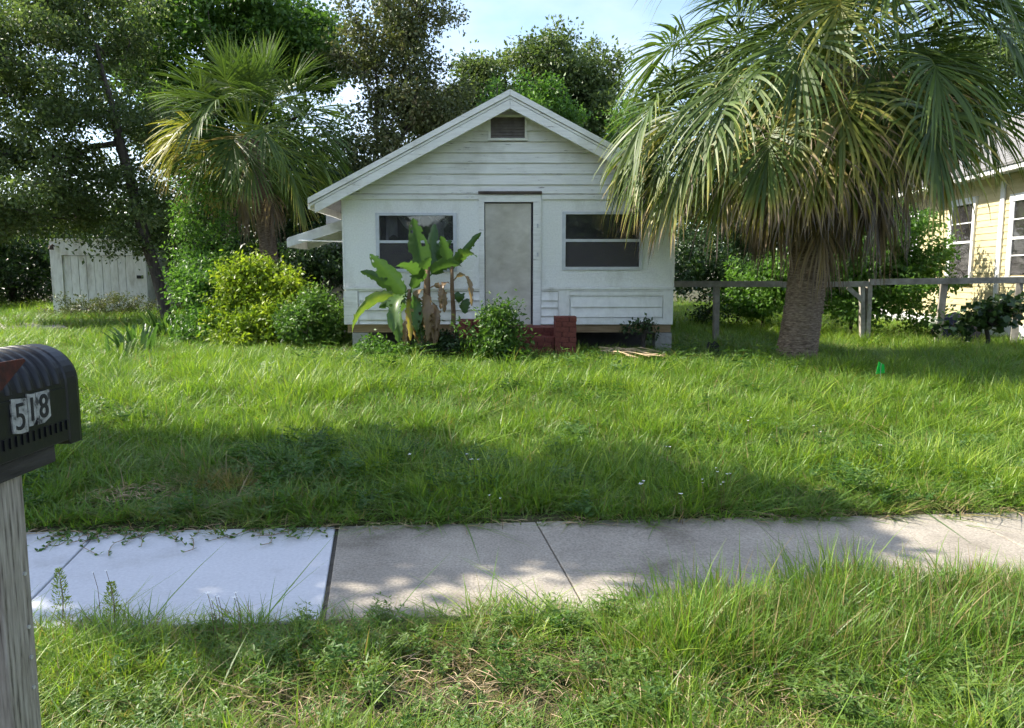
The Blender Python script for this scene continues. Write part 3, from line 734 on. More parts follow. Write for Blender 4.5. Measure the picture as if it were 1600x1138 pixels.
for y in (1.43, 1.47, 1.51, 1.55, 1.59, 1.63, 1.67, 1.705, 1.74, 1.775, 1.81):
    m = MB(); vs = []; 
    for (dy, dr) in ((-.011, -.002), (-.006, .0055), (.006, .0055), (.011, -.002)):
        for k in range(25):
            a = R(4) + R(172) * k / 24; r = MW + dr; vs.append((MX + r * math.cos(a), y + dy, MZ + MS + r * math.sin(a)))
    fs = [(i * 25 + k, (i + 1) * 25 + k, (i + 1) * 25 + k + 1, i * 25 + k + 1) for i in range(3) for k in range(24)]
    m.add(vs, fs); link('rib', m.mesh('rib'), 'blackplastic', body, smooth=True)
for y in [1.60 + .021 * k for k in range(12)]:
    m = MB(); m.box(MX + MW - .001, MX + MW + .004, y, y + .008, MZ + .028, MZ + .052); link('side_ridge', m.mesh('side_ridge'), 'blackplastic', body)
m = MB(); m.box(MX + MW - .001, MX + MW + .003, 1.40, 1.835, MZ + .128, MZ + .134); link('side_seam', m.mesh('side_seam'), 'blackplastic', body)
# stickers and digits
sx = MX + MW + .0035
for i, (y0, y1, dz0, dz1) in enumerate(((1.632, 1.684, .056, .132), (1.687, 1.716, .070, .137), (1.719, 1.770, .068, .139))):
    m = MB(); jj = [random.uniform(-.006, .006) for _ in range(8)]
    ring = [(y0, dz0 + jj[0]), ((y0 + y1) / 2, dz0 + jj[1] - .006 * (i == 0)), (y1, dz0 + .004 + jj[2]), (y1 + jj[3] * .3, (dz0 + dz1) / 2), (y1, dz1), ((y0 + y1) / 2, dz1 + jj[4] * .5), (y0, dz1 + jj[5]), (y0 + jj[6] * .3, (dz0 + dz1) / 2)]
    m.prism([(sx - .003, a, MZ + b) for a, b in ring], (.0035, 0, 0)); st = part('number_sticker', m, 'sticker', mbx)
    cu = bpy.data.curves.new('digit', 'FONT'); cu.body = '518'[i]; cu.size = .098; cu.extrude = .0006; cu.offset = .0015 if i != 0 else 0
    tmp = bpy.data.objects.new('digit_tmp', cu); COL.objects.link(tmp)
    dg = bpy.context.evaluated_depsgraph_get(); me = bpy.data.meshes.new_from_object(tmp.evaluated_get(dg)); bpy.data.objects.remove(tmp)
    c = np.empty(len(me.vertices) * 3, np.float32); me.vertices.foreach_get('co', c); c = c.reshape(-1, 3)
    cc = (c.min(0) + c.max(0)) / 2; c = c - cc
    sc = (dz1 - dz0) * .80 / (c[:, 1].max() - c[:, 1].min()); scx = sc * .92
    wv_ = np.stack([np.full(len(c), sx + .0012) + c[:, 2], (y0 + y1) / 2 + c[:, 0] * scx, MZ + (dz0 + dz1) / 2 + c[:, 1] * sc], -1).astype(np.float32)
    me.vertices.foreach_set('co', wv_.ravel()); me.update(); me.materials.clear(); me.name = 'digit'
    link('digit', me, 'ink', st)
m = MB(); fx = MX + MW + .012
m.prism([(fx, 1.40, MZ + .225), (fx, 1.40, MZ + .125), (fx, 1.50, MZ + .135), (fx, 1.59, MZ + .165), (fx, 1.675, MZ + .218), (fx, 1.67, MZ + .224)], (.003, 0, 0))
part('flag', m, 'flagred', mbx)
m = MB(); m.box(MX - .07, MX + .085, 1.42, 1.80, MZ - .045, MZ - .002); bevel(part('mount_board', m, 'plankdark', mbx), .004)
post = part('post', MB().box(MX - .03, MX + .07, 1.595, 1.695, -.35, MZ - .044), 'post', mbx); bevel(post, .006)
for z in (.86, .73, .655, .58):
    m = MB(); c = np.array([MX + .0695, 1.672, z]); m.tube([c, c + [.004, 0, 0]], .005, 8); link('screw', m.mesh('screw'), 'steel', post)

# ------------------------------------------------------------------ foliage machinery
def leaf_arrays(C, size, axis, nrm, aspect=.5, fold=.12):
    n = len(C); a = unit(axis); s = unit(np.cross(a, nrm)); nn = np.cross(s, a)
    L = size[:, None]; W = L * aspect * .5
    b = C; t = C + a * L - nn * L * .08
    mid = C + a * L * .45 + nn * L * fold * .6
    V = np.stack([b, mid + s * W, t, mid - s * W], 1).reshape(-1, 3)
    i0 = np.arange(n)[:, None] * 4
    F = np.concatenate([i0 + [0, 1, 2], i0 + [0, 2, 3]], 0)
    return V, F

def leaves(name, C, size, mat, parent, rnd, axis=None, out=None, aspect=.5, up=.8, kind=None, fold=.12):
    n = len(C)
    if axis is None:
        axis = rng.normal(size=(n, 3)) + (0 if out is None else out * .7); axis[:, 2] -= .25
    nrm = rng.normal(size=(n, 3)) * .8; nrm[:, 2] += up
    V, F = leaf_arrays(C, size, axis, nrm, aspect, fold)
    me = np_mesh(name, V, F, {'rnd': ('FLOAT', np.repeat(rnd.astype(np.float32), 4))})
    o = link(name, me, mat, parent)
    if kind: o['kind'] = kind
    return o

def grow(base, top, attract, wob=.12, step=.45, ff=.55):
    """nodes, parents: trunk from base to top, then every attractor joined to the nearest lower node"""
    base, top = np.array(base, float), np.array(top, float)
    nseg = max(3, int(np.linalg.norm(top - base) / step))
    nodes = [base + (top - base) * i / nseg + (rng.normal(size=3) * wob * .6 * (0 < i < nseg)) for i in range(nseg + 1)]
    par = [-1] + list(range(nseg)); tips = []
    order = np.argsort(np.linalg.norm(attract - top, axis=1))
    first = max(1, int(nseg * ff))
    for k in order:
        p = attract[k]; A = np.array(nodes[first:])
        d = p - A; dist = np.linalg.norm(d, axis=1)
        cost = dist + np.maximum(0, A[:, 2] - p[2]) * .9
        j = int(np.argmin(cost)) + first
        m = max(1, int(dist[j - first] / step)); q = nodes[j]; prev = j
        for i in range(1, m + 1):
            f = i / m
            x = q + (p - q) * f + (rng.normal(size=3) * wob if i < m else 0)
            x[2] += .25 * dist[j - first] * .3 * math.sin(math.pi * f)
            nodes.append(x); par.append(prev); prev = len(nodes) - 1
        tips.append(prev)
    return np.array(nodes), par, tips

def branches_mesh(nodes, par, r_trunk, r_tip=.012, sides=6, power=.46):
    n = len(nodes); cnt = np.zeros(n); ch = np.zeros(n, int)
    for i in range(n):
        if par[i] >= 0: ch[par[i]] += 1
    cnt[ch == 0] = 1
    for i in range(n - 1, 0, -1): cnt[par[i]] += cnt[i]
    r = r_tip * np.maximum(cnt, 1) ** power; r = r * (1 + (r_trunk / r[0] - 1) * np.clip((cnt / cnt[0]), 0, 1) ** .6)
    E = np.array([(par[i], i) for i in range(1, n)])
    A, B = nodes[E[:, 0]], nodes[E[:, 1]]
    d = unit(B - A); ref = np.where(np.abs(d[:, 2:3]) < .9, np.array([[0, 0, 1.]]), np.array([[1., 0, 0]]))
    u = unit(np.cross(d, ref)); v = np.cross(d, u)
    ang = np.arange(sides) * 2 * math.pi / sides; ca, sa = np.cos(ang), np.sin(ang)
    ring = ca[None, :, None] * u[:, None, :] + sa[None, :, None] * v[:, None, :]
    ra = np.minimum(r[E[:, 0]], r[E[:, 1]] * 1.6)[:, None, None]; rb = r[E[:, 1]][:, None, None]
    V0 = A[:, None, :] - d[:, None, :] * ra * .3 + ring * ra; V1 = B[:, None, :] + ring * rb
    V = np.concatenate([V0, V1], 1).reshape(-1, 3); b0 = np.arange(len(E))[:, None] * 2 * sides
    k = np.arange(sides); k2 = (k + 1) % sides
    F = np.stack([b0 + k, b0 + k2, b0 + sides + k2, b0 + sides + k], -1).reshape(-1, 4)
    return V, F

def in_blobs(blobs, n, bias=.5, wild=.16):
    vol = np.array([b[3] * b[4] * b[5] for b in blobs]) ** .8; pick = rng.choice(len(blobs), n, p=vol / vol.sum())
    B = np.array(blobs)[pick]
    d = unit(rng.normal(size=(n, 3))); rr = rng.uniform(.08, 1, n) ** bias
    rr = rr * np.where(rng.uniform(size=n) < wild, rng.uniform(1.0, 1.2 + wild, n), 1)
    return B[:, :3] + d * rr[:, None] * B[:, 3:6], d

def make_tree(name, label, cat, base, top, blobs, nclump, per, size, mat, r_trunk, group=None, clump=.45, aspect=.5, r_tip=.012, wob=.12, up=.8, bias=.5, flat=.75, step=.45, tone=(0, 1), bark='bark', trunkname='trunk', crownname='crown', fold=.12, ff=.55, wild=.16):
    base = np.array(base, float)
    t = thing(name, tuple(base), label, cat, group)
    att, d0 = in_blobs(blobs, nclump, bias, wild)
    att[:, 2] = np.maximum(att[:, 2], base[2] + .08)
    nodes, par, tips = grow(base - [0, 0, .15], top, att, wob, step, ff)
    V, F = branches_mesh(nodes, par, r_trunk, r_tip)
    link(trunkname, np_mesh(trunkname, V, F), bark, t, smooth=True)
    cs = clump * rng.uniform(.65, 1.35, nclump)
    wts = rng.uniform(.5, 1.5, nclump); cnt = np.maximum(3, (per * wts * (cs / clump) ** 2)).astype(int)
    pi = np.repeat(np.arange(nclump), cnt); n = len(pi)
    g = rng.normal(size=(n, 3)); rad = np.linalg.norm(g, axis=1); g *= (np.minimum(rad, 1.9) / rad)[:, None]
    # ragged sprays: leaves follow a few twigs inside each clump
    ntw = 7; tw = unit(rng.normal(size=(nclump, ntw, 3))); ti = rng.integers(0, ntw, n)
    along = rng.uniform(.1, 1.5, n)[:, None]
    off = tw[pi, ti] * along * .85 + g * .36
    C = att[pi] + off * (cs[pi, None] * np.array([[1, 1, flat]]))
    C[:, 2] = np.maximum(C[:, 2], base[2] + .03)
    sz = size * rng.uniform(.65, 1.3, n)
    tn = rng.uniform(0, 1, nclump)[pi] * .45 + rng.uniform(0, 1, n) * .55
    tn = tone[0] + (tone[1] - tone[0]) * tn
    cr = leaves(crownname, C, sz, mat, t, tn, out=unit(off), aspect=aspect, up=up, fold=fold)
    return t

def blob(px, py, Y, rpx, rpy, ry=None):
    c = P(px, py, Y); s = Y / FPX
    return (c[0], c[1], c[2], rpx * s, ry if ry else rpx * s, rpy * s)

def gbase(px, Y): 
    x = FX(px, Y, 480); return (x, Y, float(gz(x, Y)))

# ------------------------------------------------------------------ trees
G_BACK = 'trees behind the houses'
make_tree('oak_tree', 'leaning dark leaved tree with open sparse crown beside the white garage', 'tree', gbase(262, 20), P(150, 70, 20),
    [blob(70, 80, 20, 150, 110), blob(150, 210, 20.5, 120, 110), blob(30, 300, 19.5, 130, 90), blob(215, 330, 20, 70, 70), blob(150, 20, 21, 120, 70), blob(-70, 170, 20, 120, 160), blob(100, 345, 21, 110, 28), blob(245, 380, 19.8, 40, 60), blob(235, 260, 20, 45, 80)],
    360, 210, .115, 'oak', .14, clump=.46, aspect=.55, r_tip=.007, wob=.05, step=.8, ff=.2)
make_tree('broadleaf_tree', 'tall dense bright green tree rising behind the smaller fan palm', 'tree', gbase(330, 26), P(350, 200, 26),
    [blob(300, 90, 26, 100, 80), blob(400, 60, 26, 120, 80), blob(460, 90, 25, 70, 60), blob(240, 150, 26, 60, 70), blob(340, 190, 26, 120, 90), blob(350, 20, 26, 130, 50)],
    260, 260, .16, 'green', .25, clump=.60, aspect=.6, flat=.7)
make_tree('oak_tree', 'twiggy oak with brownish sparse leaves and bare branches left of the white gable', 'tree', gbase(610, 24), P(600, 210, 24),
    [blob(610, 60, 24, 75, 70), blob(650, 20, 24, 60, 40), blob(570, 120, 24, 50, 80), blob(640, 150, 24, 60, 50), blob(680, 190, 24.5, 60, 60), blob(590, 230, 24, 70, 60)],
    190, 130, .13, 'oakbrown', .15, clump=.44, r_tip=.011, wob=.13, aspect=.55)
make_tree('oak_tree', 'dark oak with a ragged domed crown above the right roof slope', 'tree', gbase(900, 28), P(880, 190, 28),
    [blob(870, 95, 28, 75, 50), blob(900, 150, 28, 75, 50), blob(935, 120, 28, 35, 40), blob(850, 180, 28, 90, 50), blob(920, 200, 28, 80, 50)],
    180, 200, .145, 'oak', .2, clump=.50, aspect=.55)
make_tree('oak_tree', 'lower dark oak showing just above the white gable ridge on its left side', 'tree', gbase(740, 27), P(745, 200, 27),
    [blob(750, 130, 27, 45, 45), blob(720, 110, 27, 22, 25), blob(770, 170, 27, 70, 45), blob(690, 200, 27, 60, 45), blob(800, 130, 28, 30, 35)],
    140, 160, .14, 'oak', .16, clump=.42, aspect=.55)
make_tree('sapling', 'bright green leafy sapling tips peeking over the white gable ridge', 'tree', gbase(800, 22.5), P(800, 190, 22.5),
    [blob(775, 150, 22.5, 32, 20), blob(840, 145, 22.5, 45, 22), blob(855, 175, 22.5, 60, 20)], 40, 110, .11, 'midgreen', .07, clump=.3, aspect=.6)
make_tree('broadleaf_tree', 'dark tree standing behind the yellow house and the big palm', 'tree', gbase(1330, 24), P(1330, 200, 24),
    [blob(1300, 230, 24, 120, 110), blob(1420, 190, 24, 110, 110), blob(1200, 280, 24, 110, 90), blob(1120, 330, 25, 100, 70), blob(1540, 120, 30, 120, 100), blob(1030, 130, 26, 35, 55), blob(1000, 200, 26, 60, 60)],
    220, 210, .17, 'oak', .22, clump=.62, aspect=.55)
make_tree('shrub', 'yellow flecked shrub behind the right roof slope beside the big palm', 'shrub', gbase(960, 22), P(960, 260, 22),
    [blob(955, 215, 22, 25, 22), blob(975, 200, 22, 25, 30), blob(985, 250, 22, 40, 40)], 40, 90, .10, 'midgreen', .06, clump=.32)
# dark understorey at the back left
for i, (px, Y, pys, rp, hp, lab) in enumerate(((20, 32, 390, 90, 90, 'dark tree filling the gap on the far side of the garage'), (330, 27, 350, 90, 110, 'dark undergrowth tree behind the smaller fan palm trunk'), (190, 31, 395, 110, 45, 'dark tree whose crown shows over the garage roof'),
        (480, 24, 330, 90, 110, 'dark bushy tree between the smaller palm and the house'), (-110, 27, 410, 110, 60, 'dark tree at the driveway end beyond the garage'))):
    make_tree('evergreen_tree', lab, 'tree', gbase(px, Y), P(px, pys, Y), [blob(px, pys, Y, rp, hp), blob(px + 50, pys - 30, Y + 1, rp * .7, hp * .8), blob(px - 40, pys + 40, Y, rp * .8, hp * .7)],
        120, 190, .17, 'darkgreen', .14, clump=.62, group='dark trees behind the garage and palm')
# tree across the lawn's left, outside the frame, that shades the lawn
make_tree('shade_tree', 'spreading street tree at the left of the lawn throwing a band of shade', 'tree', (-9.3, 6.9, float(gz(-9.3, 6.9))), (-8.6, 6.7, 4.3),
    [(-7.6, 6.15, 5.6, 3.0, 1.4, .6), (-5.3, 5.85, 5.6, 1.5, 1.0, .45), (-9.5, 6.3, 5.7, 2.2, 1.5, .7), (-11.5, 6.7, 5.8, 2.5, 1.5, .8)], 260, 230, .20, 'oak', .2, clump=.42, bias=.8, aspect=.6)

def leaf_wall(name, label, x0, x1, y0, y1, hfun, n, size, mat, cat='woods', gapc=-.55):
    x = rng.uniform(x0, x1, n); y = rng.uniform(y0, y1, n); h = hfun(x); z = h * rng.uniform(0, 1, n) ** .8
    cell = np.sin(x * 2.1 + y) * np.cos(z * 1.9 + x * .7); keep = cell > gapc
    C = np.stack([x, y, z + .2], -1)[keep]
    return tag(leaves(name, C, size * rng.uniform(.6, 1.4, len(C)), mat, None, rng.uniform(0, 1, len(C))), label, cat, kind='stuff')
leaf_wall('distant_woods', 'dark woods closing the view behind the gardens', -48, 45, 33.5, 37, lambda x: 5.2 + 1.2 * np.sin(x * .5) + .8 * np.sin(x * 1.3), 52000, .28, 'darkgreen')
leaf_wall('added_woods_across_road', 'unseen dense hedge added across the road for the windows to reflect', -34, 34, -16, -12.5, lambda x: 4.4 + .8 * np.sin(x * .6) + .7 * np.sin(x * 1.7), 90000, .42, 'darkgreen', gapc=-2)  # unseen dark leaf mass, added only so the window panes reflect it

# ------------------------------------------------------------------ shrubs
SH = [  # px, Y, blobs, nclump, per, size, mat, label, aspect, clump
 (420, 14.0, [blob(385, 440, 14, 42, 32), blob(425, 455, 14, 40, 30), blob(455, 478, 13.8, 50, 30), blob(365, 485, 14, 40, 45), blob(395, 512, 13.5, 60, 28), blob(350, 425, 14.2, 18, 28), blob(470, 448, 14, 20, 16), blob(430, 525, 13.2, 40, 18)], 150, 130, .085, 'lime', 'sunlit lime green shrub beside the smaller palm', .55, .24),
 (505, 13.0, [blob(500, 480, 13, 40, 34), blob(480, 505, 12.8, 45, 30), blob(525, 515, 12.9, 22, 26)], 70, 110, .075, 'green', 'green shrub tucked against the left corner of the white house', .5, .2),
 (325, 14.6, [blob(325, 470, 14.6, 42, 45), blob(330, 520, 14, 50, 32), blob(300, 440, 15, 22, 30)], 95, 120, .085, 'midgreen', 'soft green shrub between the strappy plants and the lime shrub', .55, .24),
 (310, 15.8, [blob(300, 340, 15.8, 22, 80), blob(335, 330, 16, 24, 70), blob(315, 410, 15.8, 36, 40)], 75, 75, .075, 'midgreen', 'tall vine draped shrub standing left of the smaller palm trunk', .5, .26),
 (778, 10.7, [blob(778, 500, 10.7, 26, 30), blob(770, 540, 10.6, 38, 22), blob(800, 535, 10.6, 18, 22)], 62, 60, .075, 'green', 'dark leafy bush growing in front of the brick stoop', .4, .16),
 (1330, 15.6, [blob(1290, 420, 15.4, 70, 50), blob(1350, 390, 15.8, 80, 60), blob(1420, 420, 15.8, 60, 50), blob(1320, 340, 16, 60, 30), blob(1390, 350, 16, 50, 35), blob(1230, 430, 15.2, 50, 50), blob(1380, 470, 15.2, 80, 36)], 210, 130, .10, 'midgreen', 'large fresh green shrub behind the rail fence by the yellow wall', .6, .30),
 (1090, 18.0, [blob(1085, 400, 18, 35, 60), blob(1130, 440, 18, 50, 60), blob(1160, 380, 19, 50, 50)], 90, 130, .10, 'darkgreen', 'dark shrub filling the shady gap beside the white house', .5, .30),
 (1190, 17.0, [blob(1180, 460, 17, 40, 40), blob(1215, 430, 17, 30, 35)], 45, 110, .10, 'midgreen', 'small bright shrub behind the fence next to the big palm trunk', .55, .26),
 (1555, 12.9, [blob(1545, 490, 12.9, 40, 20), blob(1585, 475, 12.9, 20, 24), blob(1500, 505, 12.8, 25, 12)], 40, 16, .13, 'darkgreen', 'sparse round leaved shrub in front of the fence end', .9, .16),
 (590, 11.2, [blob(590, 545, 11.2, 34, 14), blob(625, 548, 11.1, 26, 12)], 34, 60, .055, 'midgreen', 'low leafy weeds at the foot of the yellowing banana plant', .55, .11),
 (690, 11.2, [blob(690, 535, 11.2, 40, 22), blob(720, 545, 11, 26, 16)], 40, 60, .06, 'darkgreen', 'low dark weeds between the banana stems and the stoop', .5, .12),
 (1005, 11.7, [blob(1005, 513, 11.7, 24, 10)], 14, 18, .07, 'darkgreen', 'small seedling bush against the tan beam under the right window', .55, .09),
 (170, 22.8, [blob(170, 478, 22.8, 60, 16), blob(110, 485, 22.6, 40, 10), blob(215, 482, 22.6, 30, 16)], 60, 60, .08, 'oakbrown', 'tangled pale weeds growing along the foot of the garage door', .4, .18),
 (555, 13.6, [blob(500, 415, 15, 40, 35)], 40, 110, .09, 'darkgreen', 'dark bush under the side window awning', .5, .24),
]
for (px, Y, bl, nc, per, sz, mt, lab, asp, cl) in SH:
    b = gbase(px, Y); top = np.array([np.mean([k[0] for k in bl]), np.mean([k[1] for k in bl]), max(b[2] + .15, np.mean([k[2] for k in bl]) * .55 + b[2] * .45)])
    make_tree('shrub', lab, 'shrub', b, top, bl, nc, per, sz, mt, .035, clump=cl, aspect=asp, r_tip=.005, wob=.05, step=.2, trunkname='stem', crownname='foliage', wild=.46, bias=.6)

# ------------------------------------------------------------------ fan palms
def frond_mesh(base, az, el, pet, Rb, droop, nseg, age, tipb, pdroop=.10, seedw=0.022, cb=.12, half=118):
    base = np.array(base, float)
    d = np.array([math.cos(az) * math.cos(el), math.sin(az) * math.cos(el), math.sin(el)])
    V = []; F = []; T = []
    def strip(pts, wv, tone):          # ribbon of quads
        o = len(V)
        for p, ww, tn in zip(pts, wv, tone):
            V.append(p - ww); V.append(p + ww); T.append(tn); T.append(tn)
        for i in range(len(pts) - 1): F.append((o + 2 * i, o + 2 * i + 1, o + 2 * i + 3, o + 2 * i + 2))
    # petiole as crossed ribbons
    p = base.copy(); pts = [p.copy()]; n = 8
    for i in range(n):
        d = unit(d + np.array([0, 0, -pdroop * (i + 1) / n * (abs(math.cos(el)) + .25)])); p = p + d * pet / n; pts.append(p.copy())
    s = unit(np.cross(d, [0, 0, 1])); nn = unit(np.cross(s, d))
    wd = [.030 - .018 * i / n for i in range(n + 1)]; tn = [min(1, .30 + age * .55)] * (n + 1)
    strip(pts, [s * k for k in wd], tn); strip(pts, [nn * k * .6 for k in wd], tn)
    # costa
    costa = [p.copy()]; dc = d.copy(); nc = 6
    for i in range(nc):
        dc = unit(dc + np.array([0, 0, -cb])); costa.append(costa[-1] + dc * Rb * .34 / nc)
    strip(costa, [s * (.011 - .0013 * i) for i in range(nc + 1)], [min(1, .36 + age * .5)] * (nc + 1))
    half = R(half); m = 8
    for k in range(nseg):
        u = -1 + 2 * (k + .5) / nseg; ph = u * half * (1 + rng.normal() * .015)
        fr = (1 - abs(u)) ** .9 * nc; i0 = min(int(fr), nc - 1); f = fr - i0
        q = costa[i0] * (1 - f) + costa[i0 + 1] * f; ax = unit(costa[i0 + 1] - costa[i0])
        sd = unit(s - ax * s.dot(ax)); nx_ = unit(np.cross(sd, ax))
        dr = unit(ax * math.cos(ph) + sd * math.sin(ph) + nx_ * (.30 * abs(math.sin(ph)) + .06) * (1 - .6 * age) + rng.normal(size=3) * .035)
        tg = unit(-ax * math.sin(ph) + sd * math.cos(ph) + nx_ * rng.normal() * .5)
        L = Rb * (.82 + .18 * math.cos(ph)) * rng.uniform(.86, 1.08); dph = 2 * half / nseg
        pp = q.copy(); P_ = [pp.copy()]; W_ = []; T_ = []
        kd = droop * rng.uniform(.75, 1.35); dirs = [dr]
        for i in range(m):
            sfr = (i + 1) / m
            dr = unit(dr + np.array([0, 0, -1.0]) * kd * (.05 + .50 * sfr ** 1.6) + rng.normal(size=3) * (.02 + .02 * age + (.16 if age > .75 else .03) * max(0, sfr - .5)))
            pp = pp + dr * L / m; P_.append(pp.copy()); dirs.append(dr)
        rt = rng.normal() * .06; brk = rng.uniform(.75, 1.1)
        for i in range(m + 1):
            sfr = i / m; tgi = unit(tg - dirs[i] * tg.dot(dirs[i]))
            wdt = min(seedw, .004 + sfr * L * dph * .52) * (1 if sfr < .45 else max(.02, (1 - sfr) / .55) ** .75)
            W_.append(tgi * wdt); T_.append(np.clip(.10 + age * .62 + rt + max(0, sfr - .52 * brk) * tipb, 0, 1))
        strip(P_, W_, T_)
    return np_mesh('frond', np.array(V), np.array(F), {'tone': ('FLOAT', np.array(T, np.float32))})

def palm_trunk(base, top, r0, r1, flare, rings, seed):
    r_ = np.random.default_rng(seed); base, top = np.array(base), np.array(top); ns, nr = 56, rings
    H = np.linalg.norm(top - base); V = []
    for j in range(nr + 1):
        f = j / nr; c = base + (top - base) * f; c = c + np.array([.06 * math.sin(f * 3.1), 0, 0])
        r = r0 + (r1 - r0) * f + flare * math.exp(-f * H / .18)
        for k in range(ns):
            a = 2 * math.pi * k / ns
            ring = .5 + .5 * math.sin(f * H * 2 * math.pi / .062 + .7 * math.sin(a * 3 + f * 9))
            rr = r * (1 + .055 * ring ** 2 + .02 * math.sin(a * 5 + f * 13) + r_.normal() * .026)
            V.append(c + np.array([rr * math.cos(a), rr * math.sin(a), r_.normal() * .004]))
    F = [(j * ns + k, j * ns + (k + 1) % ns, (j + 1) * ns + (k + 1) % ns, (j + 1) * ns + k) for j in range(nr) for k in range(ns)]
    return np_mesh('trunk', np.array(V), np.array(F))

def fan_palm(label, base, heart, r0, r1, flare, n_live, n_dead, pet, Rb, seed, nseg=52, w=.022, crown_scale=1.0, yellow=.25, min_el=-38, dr0=.25, dr1=.6, cb0=.05, cb1=.34, h0=108, h1=66, yaz=None, tb=1.2, pv=.8, dead_el=(-58, -22), raise_right=False, extra=()):
    global rng
    keep = rng; rng = np.random.default_rng(seed)
    t = thing('fan_palm', tuple(base), label, 'palm tree', 'fan palms')
    base = np.array(base); heart = np.array(heart)
    link('trunk', palm_trunk(base - [0, 0, .12], heart + [0, 0, .12], r0, r1, flare, 170, seed), 'palmtrunk', t, smooth=True)
    # leaf boots under the crown
    ga = R(137.5)
    for k in range(26):
        z = -1.15 + k * .045; a = ga * k; f = (heart[2] + z - base[2]) / (heart[2] - base[2]); c = base + (heart - base) * f
        dr = np.array([math.cos(a), math.sin(a), 0]); sd = np.array([-math.sin(a), math.cos(a), 0]); p0 = c + dr * (r1 * .95)
        m = MB(); q = p0 + dr * .10 + [0, 0, .22]
        m.hexa([p0 - sd * .05, p0 + sd * .05, p0 + sd * .045 + dr * .05, p0 - sd * .045 + dr * .05, q - sd * .02, q + sd * .02, q + sd * .018 + dr * .015, q - sd * .018 + dr * .015]); part('leaf_boot', m, 'palmtrunk', t)
    for k in range(n_live):
        f = k / (n_live - 1)                       # 0 young .. 1 old
        az = ga * k + rng.normal() * .12; el = R(82 - (82 - min_el) * f ** .85) + rng.normal() * .07
        age = max(0, (f - .80)) * 1.0 * rng.uniform(.2, 1.6) + (rng.uniform(.34, .58) if rng.uniform() < yellow * max(0, f - .45) else 0)
        if raise_right and math.cos(az) > .25 and el < R(-6): el = R(-6) + (el + R(6)) * .25
        if yaz is not None and math.cos(az - yaz) > .72 and f > .45: age = rng.uniform(.55, .72)
        b = heart + np.array([math.cos(az), math.sin(az), 0]) * r1 * .6 + [0, 0, .25 * (1 - f)]
        me = frond_mesh(b, az, el, pet * rng.uniform(pv, 1.12) * (.72 + .28 * min(1, f * 3)) * (1 - .25 * max(0, f - .7) / .3), Rb * rng.uniform(.88, 1.1) * (.85 + .15 * min(1, f * 3)), dr0 + (dr1 - dr0) * f, nseg, min(age, .8), (.14 + tb * max(0, f - .48)) * rng.uniform(.5, 1.5), pdroop=.03 + .05 * f, seedw=w, cb=cb0 + (cb1 - cb0) * f * rng.uniform(.7, 1.2), half=h0 + (h1 - h0) * f)
        link('frond', me, 'palm', t)
    for (azd, eld, pt, rb, age, tp) in extra:
        az = R(azd); b = heart + np.array([math.cos(az), math.sin(az), 0]) * r1 * .6
        link('frond', frond_mesh(b, az, R(eld), pt, rb, .42, nseg, age, tp, pdroop=.06, seedw=w, cb=.34, half=84), 'palm', t)
    for k in range(n_dead):
        az = ga * k * 1.03 + 1.0; el = R(rng.uniform(*dead_el))
        b = heart + np.array([math.cos(az), math.sin(az), 0]) * r1 * .8 + [0, 0, -.15 - .35 * rng.uniform()]
        me = frond_mesh(b, az, el, pet * rng.uniform(.55, .8), Rb * rng.uniform(.75, .95), 1.1, int(nseg * .7), rng.uniform(1.15, 1.45), .2, pdroop=.5, seedw=w * .7, cb=.3, half=70)
        link('frond', me, 'palm', t)
    rng = keep
    return t

bp = gbase(1245, 11.0); hp = P(1290, 118, 11.15)
big = fan_palm('large fan palm with thick ringed trunk and shaggy drooping brown tipped fronds', bp, hp, .27, .24, .07, 124, 34, 2.0, 1.20, 21, nseg=46, w=.0185, yellow=.22, min_el=-42, dr1=.50, cb0=.10, cb1=.34, h0=112, h1=84, tb=2.6, dead_el=(-62, -5), raise_right=True, pv=.52,
    extra=[(172, -8, 2.5, 1.25, .02, .6), (190, -14, 2.55, 1.2, .05, 1.2), (205, -20, 2.45, 1.2, .10, 1.8), (218, -10, 2.5, 1.2, .02, .9), (232, -22, 2.2, 1.15, .12, 1.8), (182, -27, 2.4, 1.1, .15, 2.0), (198, -4, 2.6, 1.2, 0, .5), (212, -30, 2.2, 1.1, .25, 2.0),
           (165, -22, 2.4, 1.15, .05, 1.5), (226, -2, 2.4, 1.25, 0, .4), (240, -32, 1.9, 1.1, .45, 1.6), (270, -14, 1.5, 1.25, .42, .9), (250, -26, 1.8, 1.15, .40, 1.5), (262, -36, 1.6, 1.1, .2, 2.0), (285, -34, 1.5, 1.1, .15, 2.0)])
# dry flower stalks among the fronds
for k in range(7):
    az = -1.7 + .35 * k; p = np.array(hp) + [0, 0, -.1]; d = np.array([math.cos(az) * .9, math.sin(az) * .9, .35]); m = MB(); pts = [p.copy()]
    for i in range(12): d = unit(d + [0, 0, -.11]); p = p + d * .16; pts.append(p.copy())
    m.tube(pts, [.014 - .0009 * i for i in range(13)], 5)
    for i in range(4, 13):
        for _ in range(7):
            q = pts[i]; dd = unit(rng.normal(size=3) + [0, 0, -.5]); m.tube([q, q + dd * .12, q + dd * .22 + [0, 0, -.05]], [.004, .003, .002], 3, cap=False)
    part('flower_stalk', m, 'straw' if k % 2 else 'greyfence', big)
bp2 = gbase(432, 17.0); hp2 = P(392, 222, 17.0)
fan_palm('smaller fan palm with slim leaning trunk and round crown left of the house', bp2, hp2, .20, .16, .04, 52, 5, 1.28, 1.08, 33, nseg=40, w=.020, yellow=.3, min_el=-30, dr0=.12, dr1=.36, cb0=.02, cb1=.30, h0=100, h1=72, yaz=math.pi)
